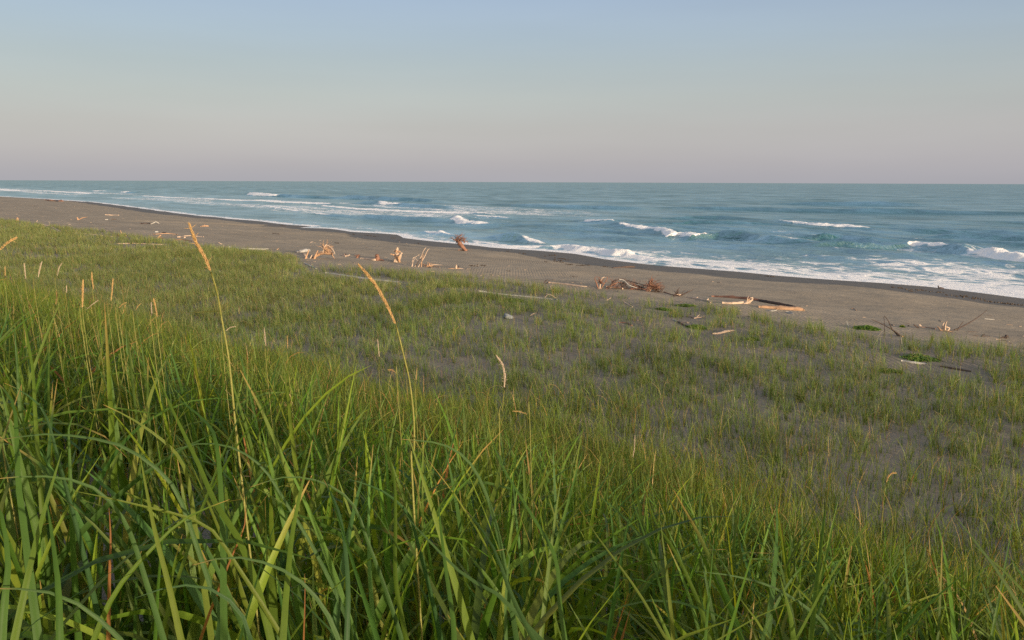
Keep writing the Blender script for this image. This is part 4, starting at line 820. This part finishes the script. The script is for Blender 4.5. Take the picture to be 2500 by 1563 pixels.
# ---- green creeping plants
def plant(label, px0, px1, py, hpx, n):
    a, b = hit(px0, py), hit(px1, py); c = (a + b) / 2; ra = np.linalg.norm(b - a) / 2; d = depth_of(c)
    root = empty('creeping_plant', (c[0], c[1], float(terrain(c[0], c[1])))); tag(root, label, 'plant', 'green creeping plants at the grass edge'); 
    q = rng.normal(0, .22, (n, 2)) + rng.uniform(-.62, .62, (7, 2))[rng.integers(0, 7, n)] * [1, 1]; q = q[np.hypot(q[:, 0], q[:, 1]) < 1.15]; n = len(q)
    x = c[0] + q[:, 0] * ra; y = c[1] + q[:, 1] * ra * 1.0; hh = hpx * d / F * (1 - .75 * np.hypot(q[:, 0], q[:, 1])) .clip(.15)
    z = terrain(x, y) + hh * rng.uniform(.1, 1, n)
    L = rng.uniform(.035, .07, n); ang = rng.uniform(0, 6.28, n); tl = rng.uniform(-.5, .9, n)
    dx = np.stack([np.cos(ang) * np.cos(tl), np.sin(ang) * np.cos(tl), np.sin(tl)], -1); sd = np.stack([-np.sin(ang), np.cos(ang), rng.normal(0, .3, n)], -1)
    P0 = np.stack([x, y, z], -1); Lc = L[:, None]
    V = np.stack([P0 - dx * Lc, P0 - dx * Lc * .1 + sd * Lc * .45, P0 + dx * Lc, P0 - dx * Lc * .1 - sd * Lc * .45], 1).reshape(-1, 3) - np.array(root.location)
    np_mesh('foliage', V, np.arange(len(V)).reshape(-1, 4), MT['leaf'], False, parent=root)
    st_ = []
    for i in range(14):
        an = rng.uniform(0, 6.28); e = np.array([math.cos(an), math.sin(an)]) * ra * rng.uniform(.4, 1); p = [np.array([c[0] + e[0] * f, c[1] + e[1] * f, float(terrain(c[0] + e[0] * f, c[1] + e[1] * f)) + .04 + .05 * math.sin(f * 3)]) for f in (0, .5, 1)]
        st_.append(tube(p, [.006, .003], 4, .1, i))
    tubes_obj('stems', st_, MT['stem'], root, np.array(root.location))
plant('bright green creeping plant mat right of the thin white upright stick', 2088, 2144, 803, 9, 3400)
plant('green creeping plant patch in the grass below the dark forked branch', 2205, 2285, 876, 8, 1100)
plant('green creeping plant patch left of the weathered grey log', 2150, 2200, 908, 7, 700)
plant('flat green creeping plant patch below the knobbly pale branch', 1650, 1700, 748, 6, 1600)
plant('flat green creeping plant patch right below the big root wad', 1596, 1640, 757, 5, 1200)
plant('green creeping plant patch just right of the half dark stick', 1675, 1722, 800, 7, 1400)
plant('small green creeping plant between bent log and dune in mid grass', 1822, 1850, 830, 8, 900)
plant('tiny green creeping plant left of the tiny dark stub', 2196, 2210, 799, 4, 250)
plant('flat green creeping plant patch under the thin silver pole', 1225, 1285, 735, 6, 1400)

# ---- seaweed wrack on the wet sand
WR = [(1350, 624, 18), (1368, 632, 26), (1362, 636, 18), (1366, 640, 16), (1390, 647, 16), (1418, 649, 24), (1436, 648, 16), (1474, 652, 14), (1240, 614, 8), (1275, 619, 14), (1330, 626, 12), (1385, 635, 12), (1336, 640, 8),
      (1875, 675, 20), (2190, 703, 20), (2215, 707, 18), (2245, 709, 22), (2285, 714, 24), (2325, 723, 22), (2358, 724, 26), (2375, 730, 18), (2410, 736, 22), (2440, 740, 30), (2465, 743, 20), (2485, 745, 18), (2380, 727, 12), (2222, 711, 12),
      (300, 510, 8), (370, 513, 12), (410, 517, 16), (440, 520, 14), (500, 524, 10), (580, 537, 20), (672, 571, 18), (690, 551, 16), (860, 572, 10), (900, 576, 20), (915, 578, 14), (960, 582, 12), (973, 587, 5), (1150, 598, 14), (1020, 595, 10), (840, 560, 8), (820, 594, 18), (1150, 650, 16), (1180, 649, 16), (1242, 662, 5), (1400, 676, 8)]
Vq, Fq = [], []; o = 0
for (px, py, w) in WR:
    c = hit(px, py); d = depth_of(c); L = w * .5 * d / F
    for k in range(9):
        f = rng.uniform(-1, 1); cx = c[0] + f * L + rng.normal(0, .1); cy = c[1] - f * L * .4 + rng.normal(0, .28); r = L * rng.uniform(.12, .38); m = 9
        an = np.linspace(0, 6.283, m, endpoint=False); rr = r * rng.uniform(.45, 1.2, m); X1 = cx + np.cos(an) * rr; Y1 = cy + np.sin(an) * rr * .35 - np.cos(an) * rr * .4
        zb = terrain(X1, Y1); zc = float(terrain(cx, cy)) + .05 + .05 * rng.random()
        Vq.append(np.vstack([np.stack([X1, Y1, zb - .02], -1), np.stack([cx + (X1 - cx) * .7, cy + (Y1 - cy) * .7, zb + .04], -1), [[cx, cy, zc]]]))
        for j in range(m):
            a, b = j, (j + 1) % m; Fq.append((o + a, o + b, o + m + b, o + m + a)); Fq.append((o + m + a, o + m + b, o + 2 * m, o + 2 * m))
        o += 2 * m + 1
me = bpy.data.meshes.new('seaweed_wrack'); me.from_pydata(np.concatenate(Vq).tolist(), [], [f if f[2] != f[3] else f[:3] for f in Fq]); me.materials.append(MT['weed'])
ow = bpy.data.objects.new('seaweed_wrack', me); COL.objects.link(ow); tag(ow, 'dark scraps of seaweed washed up along the wet sand', 'seaweed', kind='stuff')

# ---- small chips of wood and shell on the sand
s, t = scatter(5200, 12, 56, 5, 230); x, y = xy(s, t)
e_ = veg_edge(t); k = (y > 6) & (np.abs(x) < y * .72) & (s < shore_s(t) - 7) & (rng.random(len(s)) < .10 + .9 * np.exp(-np.abs(s - e_ - 1.0) / 2.2))
x, y = x[k], y[k]; N = len(x); L = rng.uniform(.03, .16, N); a = rng.uniform(0, 3.14, N); w_ = L * rng.uniform(.12, .4, N); z = terrain(x, y) - .005; h_ = w_ * .7 + .01
c, sn = np.cos(a), np.sin(a); cs = [(-1, -1), (1, -.6), (1, .6), (-1, 1)]
Vb = np.stack([np.stack([x + c * L * p - sn * w_ * q, y + sn * L * p + c * w_ * q, z], -1) for p, q in cs] + [np.stack([x + (c * L * p - sn * w_ * q) * .7, y + (sn * L * p + c * w_ * q) * .7, z + h_], -1) for p, q in cs], 1).reshape(-1, 3)
b0 = np.arange(N)[:, None] * 8
Fb = np.concatenate([b0 + np.array([f]) for f in ([4, 5, 6, 7], [0, 1, 5, 4], [1, 2, 6, 5], [2, 3, 7, 6], [3, 0, 4, 7])])
tag(np_mesh('beach_debris', Vb, Fb, mat_plain('chips', (.06, .045, .035), (.36, .29, .23), 2.2), False), 'tiny scattered chips of driftwood and shell on the upper beach', 'debris', kind='stuff')

# ------------------------------------------------------------------ seed heads
def spindle(c, d, L, r):
    d = d / np.linalg.norm(d); a = np.cross(d, [.3, .5, .8]); a /= np.linalg.norm(a); b = np.cross(d, a)
    return [c, c + d * L * .35 + a * r, c + d * L * .35 + b * r, c + d * L * .35 - a * r, c + d * L * .35 - b * r, c + d * L]
def seed(label, spike, stem, depth, wpx, mt='spike', root_extra=True, grp='seed heads standing above the dune grass', leaf=None):
    """spike: pixels from tip down to its foot; stem: pixels going on down"""
    sp = catmull([at(px, py, depth) for px, py in spike], 14)
    full = [at(px, py, depth * (1 + .02 * i)) for i, (px, py) in enumerate([spike[-1]] + list(stem))]
    e = full[-1]; gx, gy = e[0] + .04, e[1] + .05; gz = float(terrain(gx, gy))
    if e[2] > gz: full.append(np.array([gx, gy, gz - .03]))
    rt = empty('seed_head', full[-1]); tag(rt, label, 'seed head', grp); org = np.array(rt.location)
    rs = max(.0013, wpx * (.19 if wpx > 8 else .13) * depth / F)
    tubes_obj('stem', [tube(full[::-1], [rs * 1.3, rs * 1.1, rs * .8], 6, .02, 3)], MT['stem'], rt, org)
    R0 = wpx * .5 * depth / F; m = len(sp); seg = np.linalg.norm(np.diff(sp, axis=0), axis=1).sum()
    nr = int(min(60, max(12, seg / .0048))); V, Fc = [], []; rs_ = np.random.default_rng(int(abs(spike[0][0] * 7)))
    for i in range(nr):
        f = (i + .5) / nr; ix = f * (m - 1); j = min(int(ix), m - 2); c = sp[j] * (1 - ix + j) + sp[j + 1] * (ix - j); ax = sp[j] - sp[j + 1]; ax /= np.linalg.norm(ax)
        env = min(1, .25 + 2.6 * f) * min(1, .35 + 3.0 * (1 - f)); a = np.cross(ax, [.2, .9, .1]); a /= np.linalg.norm(a); b = np.cross(ax, a)
        for q in range(6):
            an = q * 1.047 + i * .52 + rs_.normal(0, .2); rad = a * math.cos(an) + b * math.sin(an); Ls = R0 * rs_.uniform(1.7, 2.6)
            dd = ax * 1.0 + rad * rs_.uniform(.10, .34); o = len(V)
            V += spindle(c + rad * R0 * .2 * env, dd, Ls * (.55 + .45 * env), R0 * .17)
            Fc += [(o, o + 1, o + 2), (o, o + 2, o + 3), (o, o + 3, o + 4), (o, o + 4, o + 1), (o + 5, o + 2, o + 1), (o + 5, o + 3, o + 2), (o + 5, o + 4, o + 3), (o + 5, o + 1, o + 4)]
            if rs_.random() < .07:      # a stray floret
                o = len(V); V += spindle(c + rad * R0 * .5, ax * .7 + rad * 1.0 + np.array([0, 0, -.3]), Ls * .9, R0 * .12)
                Fc += [(o, o + 1, o + 2), (o, o + 2, o + 3), (o, o + 3, o + 4), (o, o + 4, o + 1), (o + 5, o + 2, o + 1), (o + 5, o + 3, o + 2), (o + 5, o + 4, o + 3), (o + 5, o + 1, o + 4)]
    me = bpy.data.meshes.new('spike'); me.from_pydata([tuple(v - org) for v in V], [], Fc); me.materials.append(MT[mt])
    o = bpy.data.objects.new('spike', me); COL.objects.link(o); o.parent = rt
    if leaf:
        C = catmull([at(px, py, depth * (1 + .03)) for px, py in leaf], 6); tg = np.gradient(C, axis=0); tg /= np.linalg.norm(tg, axis=1)[:, None]; w = np.cross(tg, [0, .5, 1]); w /= np.linalg.norm(w, axis=1)[:, None]
        hw = .0045 * (1 - np.linspace(0, 1, len(C)) ** 2)[:, None] + .0002; V = np.stack([C - w * hw, C + w * hw], 1).reshape(-1, 3) - org; ii = np.arange(len(V)).reshape(-1, 2)
        np_mesh('leaf', V, np.stack([ii[:-1, 0], ii[:-1, 1], ii[1:, 1], ii[1:, 0]], -1), MT['stem'], True, parent=rt)
seed('tall tan seed head leaning left, its spike crossing the beach at left', [(463, 549), (478, 590), (498, 625), (515, 664)], [(530, 714), (541, 777), (558, 873), (571, 996), (582, 1100)], 1.7, 13, leaf=[(536, 760), (520, 760), (480, 763), (440, 763)])
seed('thickest tan seed head leaning left over the middle of the grass', [(877, 648), (912, 690), (941, 738), (967, 794)], [(985, 866), (1000, 933), (1010, 1021), (1011, 1100), (1008, 1200)], 1.6, 13)
seed('faded grey seed head with a nodding tip, right of the thickest one', [(1213, 870), (1226, 890), (1232, 916), (1231, 948)], [(1226, 1003), (1219, 1055)], 3.2, 8, 'spikepale')
seed('bent tan seed head cut by the left edge of the photo', [(39, 581), (20, 592), (-10, 618)], [(-40, 680), (-50, 760)], 1.9, 9)
SM = [
 ('slim seed head, leftmost of the thin spikes over the left grass', [(12, 652), (13, 674)], [(15, 720)], 5.5, 4, 'spike'),
 ('straight thin seed head second from left over the left grass', [(59, 644), (61, 660), (63, 682)], [(66, 720)], 5.0, 5, 'spikepale'),
 ('thin seed head tilted right, third from left over the left grass', [(102, 640), (97, 658), (93, 678)], [(84, 710)], 5.0, 5.5, 'spikepale'),
 ('thin curved seed head tilted right, fourth from left over the left grass', [(151, 643), (144, 655), (140, 674)], [(138, 715)], 5.2, 4, 'spikepale'),
 ('stout upright golden seed head at left, lowest of a pair', [(203, 686), (202, 716), (201, 752)], [(200, 800)], 3.6, 8, 'spike'),
 ('upright golden seed head just right of and above the stout one', [(224, 666), (225, 684), (229, 708)], [(231, 750)], 4.0, 6, 'spike'),
 ('upright golden seed head standing alone right of the golden pair', [(276, 682), (274, 706), (271, 736)], [(268, 790)], 3.8, 6, 'spike'),
 ('short seed head half hidden in blades left of the stout golden one', [(138, 712), (139, 726), (136, 745)], [(134, 790)], 4.2, 5, 'spike'),
 ('very thin seed head left of the stout golden one', [(162, 698), (163, 716)], [(164, 750)], 4.6, 4, 'spikepale'),
 ('pale seed head lying almost flat right below the stout golden one', [(239, 734), (226, 743), (212, 755)], [(205, 790)], 3.6, 4.5, 'spikepale'),
 ('tan seed head slanting right below the lone golden one', [(308, 739), (298, 744), (290, 752)], [(287, 800)], 3.6, 4, 'spike'),
 ('short upright tan seed head touching the slanting one', [(306, 745), (303, 756), (299, 768)], [(296, 810)], 3.6, 4, 'spike'),
 ('tan seed head slanting right between the lone golden one and the twin spikes', [(343, 742), (337, 748), (331, 758)], [(328, 800)], 3.6, 4, 'spike'),
 ('upright seed head, left of the twin spikes', [(369, 739), (370, 756), (370, 773)], [(371, 810)], 3.6, 5, 'spikepale'),
 ('leaning seed head, right of the twin spikes', [(375, 730), (380, 750), (384, 774)], [(386, 820)], 3.5, 7, 'spike'),
 ('small pale seed head bent right beside the first tall stem', [(575, 797), (562, 800), (550, 809)], [(543, 850)], 3.4, 4.5, 'spikepale'),
 ('thin upright pale seed head between the two tall stems', [(645, 802), (647, 822), (649, 846)], [(651, 900)], 4.0, 5, 'spikepale'),
 ('tiny tan seed head right of the thin upright pale one', [(701, 820), (702, 836), (703, 852)], [(704, 900)], 4.4, 4, 'spike'),
 ('thin pale seed head left beside the thickest stem', [(922, 830), (924, 850), (926, 872)], [(928, 960)], 4.6, 5, 'spikepale'),
 ('tan drooping seed head tip just left of the thickest stem', [(948, 903), (958, 904), (967, 912)], [(972, 960)], 3.2, 4.5, 'spike'),
 ('small tan seed head among blades right of the thickest stem', [(1018, 898), (1017, 915), (1016, 928)], [(1015, 980)], 3.8, 4, 'spike'),
 ('golden seed head bent flat to the left below the faded nodding one', [(1252, 1004), (1268, 1005), (1288, 1012)], [(1294, 1050)], 2.9, 5, 'spike'),
 ('thin pinkish seed head standing in right middle grass', [(1550, 1065), (1549, 1090), (1545, 1118)], [(1540, 1180)], 5.0, 5, 'spikepale'),
 ('tan hooked seed head in the sparse grass at right', [(2186, 1155), (2176, 1157), (2168, 1166), (2164, 1178)], [(2158, 1215)], 9.0, 6, 'spike'),
]
for lb, spk, stm, dp, w, mt in SM: seed(lb, spk, stm, dp, w * .8, mt)

# ------------------------------------------------------------------ light
SUN_AZ, SUN_EL = 142.0, 7.3           # degrees clockwise from the view direction (+Y)
w = bpy.data.worlds.new('World'); sc.world = w; w.use_nodes = True; nt = w.node_tree; nt.nodes.clear()
N = nt.nodes.new; Lk = nt.links.new
sky = N('ShaderNodeTexSky'); sky.sky_type = 'NISHITA'; sky.sun_disc = False; sky.sun_elevation = R(SUN_EL); sky.sun_rotation = R(SUN_AZ); sky.air_density = 1.0; sky.dust_density = 2.0
bgA = N('ShaderNodeBackground'); bgA.inputs['Strength'].default_value = .03; Lk(sky.outputs[0], bgA.inputs['Color'])
tcw = N('ShaderNodeTexCoord'); sep = N('ShaderNodeSeparateXYZ'); Lk(tcw.outputs['Generated'], sep.inputs[0])
cr = N('ShaderNodeValToRGB'); Lk(sep.outputs['Z'], cr.inputs['Fac'])
stops = [(0.0, (.505, .50, .555)), (.03, (.52, .51, .56)), (.065, (.515, .505, .535)), (.10, (.505, .53, .545)), (.135, (.465, .525, .565)), (.17, (.43, .52, .62)), (.21, (.40, .50, .66)), (.30, (.35, .48, .70)), (1.0, (.26, .36, .50))]
e = cr.color_ramp.elements
while len(e) < len(stops): e.new(.5)
for q, (p, c) in zip(e, stops): q.position = p; q.color = (*c, 1)
# faint uneven haze layers
hm = N('ShaderNodeMapping'); Lk(tcw.outputs['Generated'], hm.inputs[0]); hm.inputs['Scale'].default_value = (1.2, 1.2, 9)
hn = N('ShaderNodeTexNoise'); Lk(hm.outputs[0], hn.inputs['Vector']); hn.inputs['Scale'].default_value = 1.6; hn.inputs['Detail'].default_value = 5
hr = N('ShaderNodeMapRange'); Lk(hn.outputs['Fac'], hr.inputs[0]); hr.inputs[1].default_value = .3; hr.inputs[2].default_value = .7; hr.inputs[3].default_value = .965; hr.inputs[4].default_value = 1.045
hv = N('ShaderNodeVectorMath'); hv.operation = 'SCALE'; Lk(cr.outputs[0], hv.inputs[0]); Lk(hr.outputs[0], hv.inputs['Scale'])
# warm brightening towards the low sun
dt = N('ShaderNodeVectorMath'); dt.operation = 'DOT_PRODUCT'; Lk(tcw.outputs['Generated'], dt.inputs[0])
dt.inputs[1].default_value = (math.sin(R(SUN_AZ)) * math.cos(R(SUN_EL)), math.cos(R(SUN_AZ)) * math.cos(R(SUN_EL)), math.sin(R(SUN_EL)))
gl = N('ShaderNodeMapRange'); gl.interpolation_type = 'SMOOTHSTEP'; Lk(dt.outputs['Value'], gl.inputs[0]); gl.inputs[1].default_value = .05; gl.inputs[2].default_value = 1.0; gl.inputs[3].default_value = 0; gl.inputs[4].default_value = 1
mw = N('ShaderNodeMix'); mw.data_type = 'RGBA'; Lk(gl.outputs[0], mw.inputs[0]); Lk(hv.outputs[0], mw.inputs[6]); mw.inputs[7].default_value = (1.5, 1.1, .75, 1)
bgB = N('ShaderNodeBackground'); bgB.inputs['Strength'].default_value = .60; Lk(mw.outputs[2], bgB.inputs['Color'])
ad = N('ShaderNodeAddShader'); Lk(bgA.outputs[0], ad.inputs[0]); Lk(bgB.outputs[0], ad.inputs[1])
ow_ = N('ShaderNodeOutputWorld'); Lk(ad.outputs[0], ow_.inputs['Surface'])
sd = bpy.data.lights.new('sun', 'SUN'); sun = bpy.data.objects.new('sun', sd); COL.objects.link(sun)
sd.energy = 5.0; sd.angle = R(.5); sd.color = (1.0, .79, .56)
dirv = Vector((math.sin(R(SUN_AZ)) * math.cos(R(SUN_EL)), math.cos(R(SUN_AZ)) * math.cos(R(SUN_EL)), math.sin(R(SUN_EL))))
sun.rotation_euler = dirv.to_track_quat('Z', 'Y').to_euler()
sc.view_settings.view_transform = 'Standard'; sc.view_settings.look = 'None'; sc.view_settings.exposure = .35; sc.view_settings.gamma = 1
sc.cycles.max_bounces = 6; sc.cycles.transparent_max_bounces = 4; sc.cycles.use_denoising = False
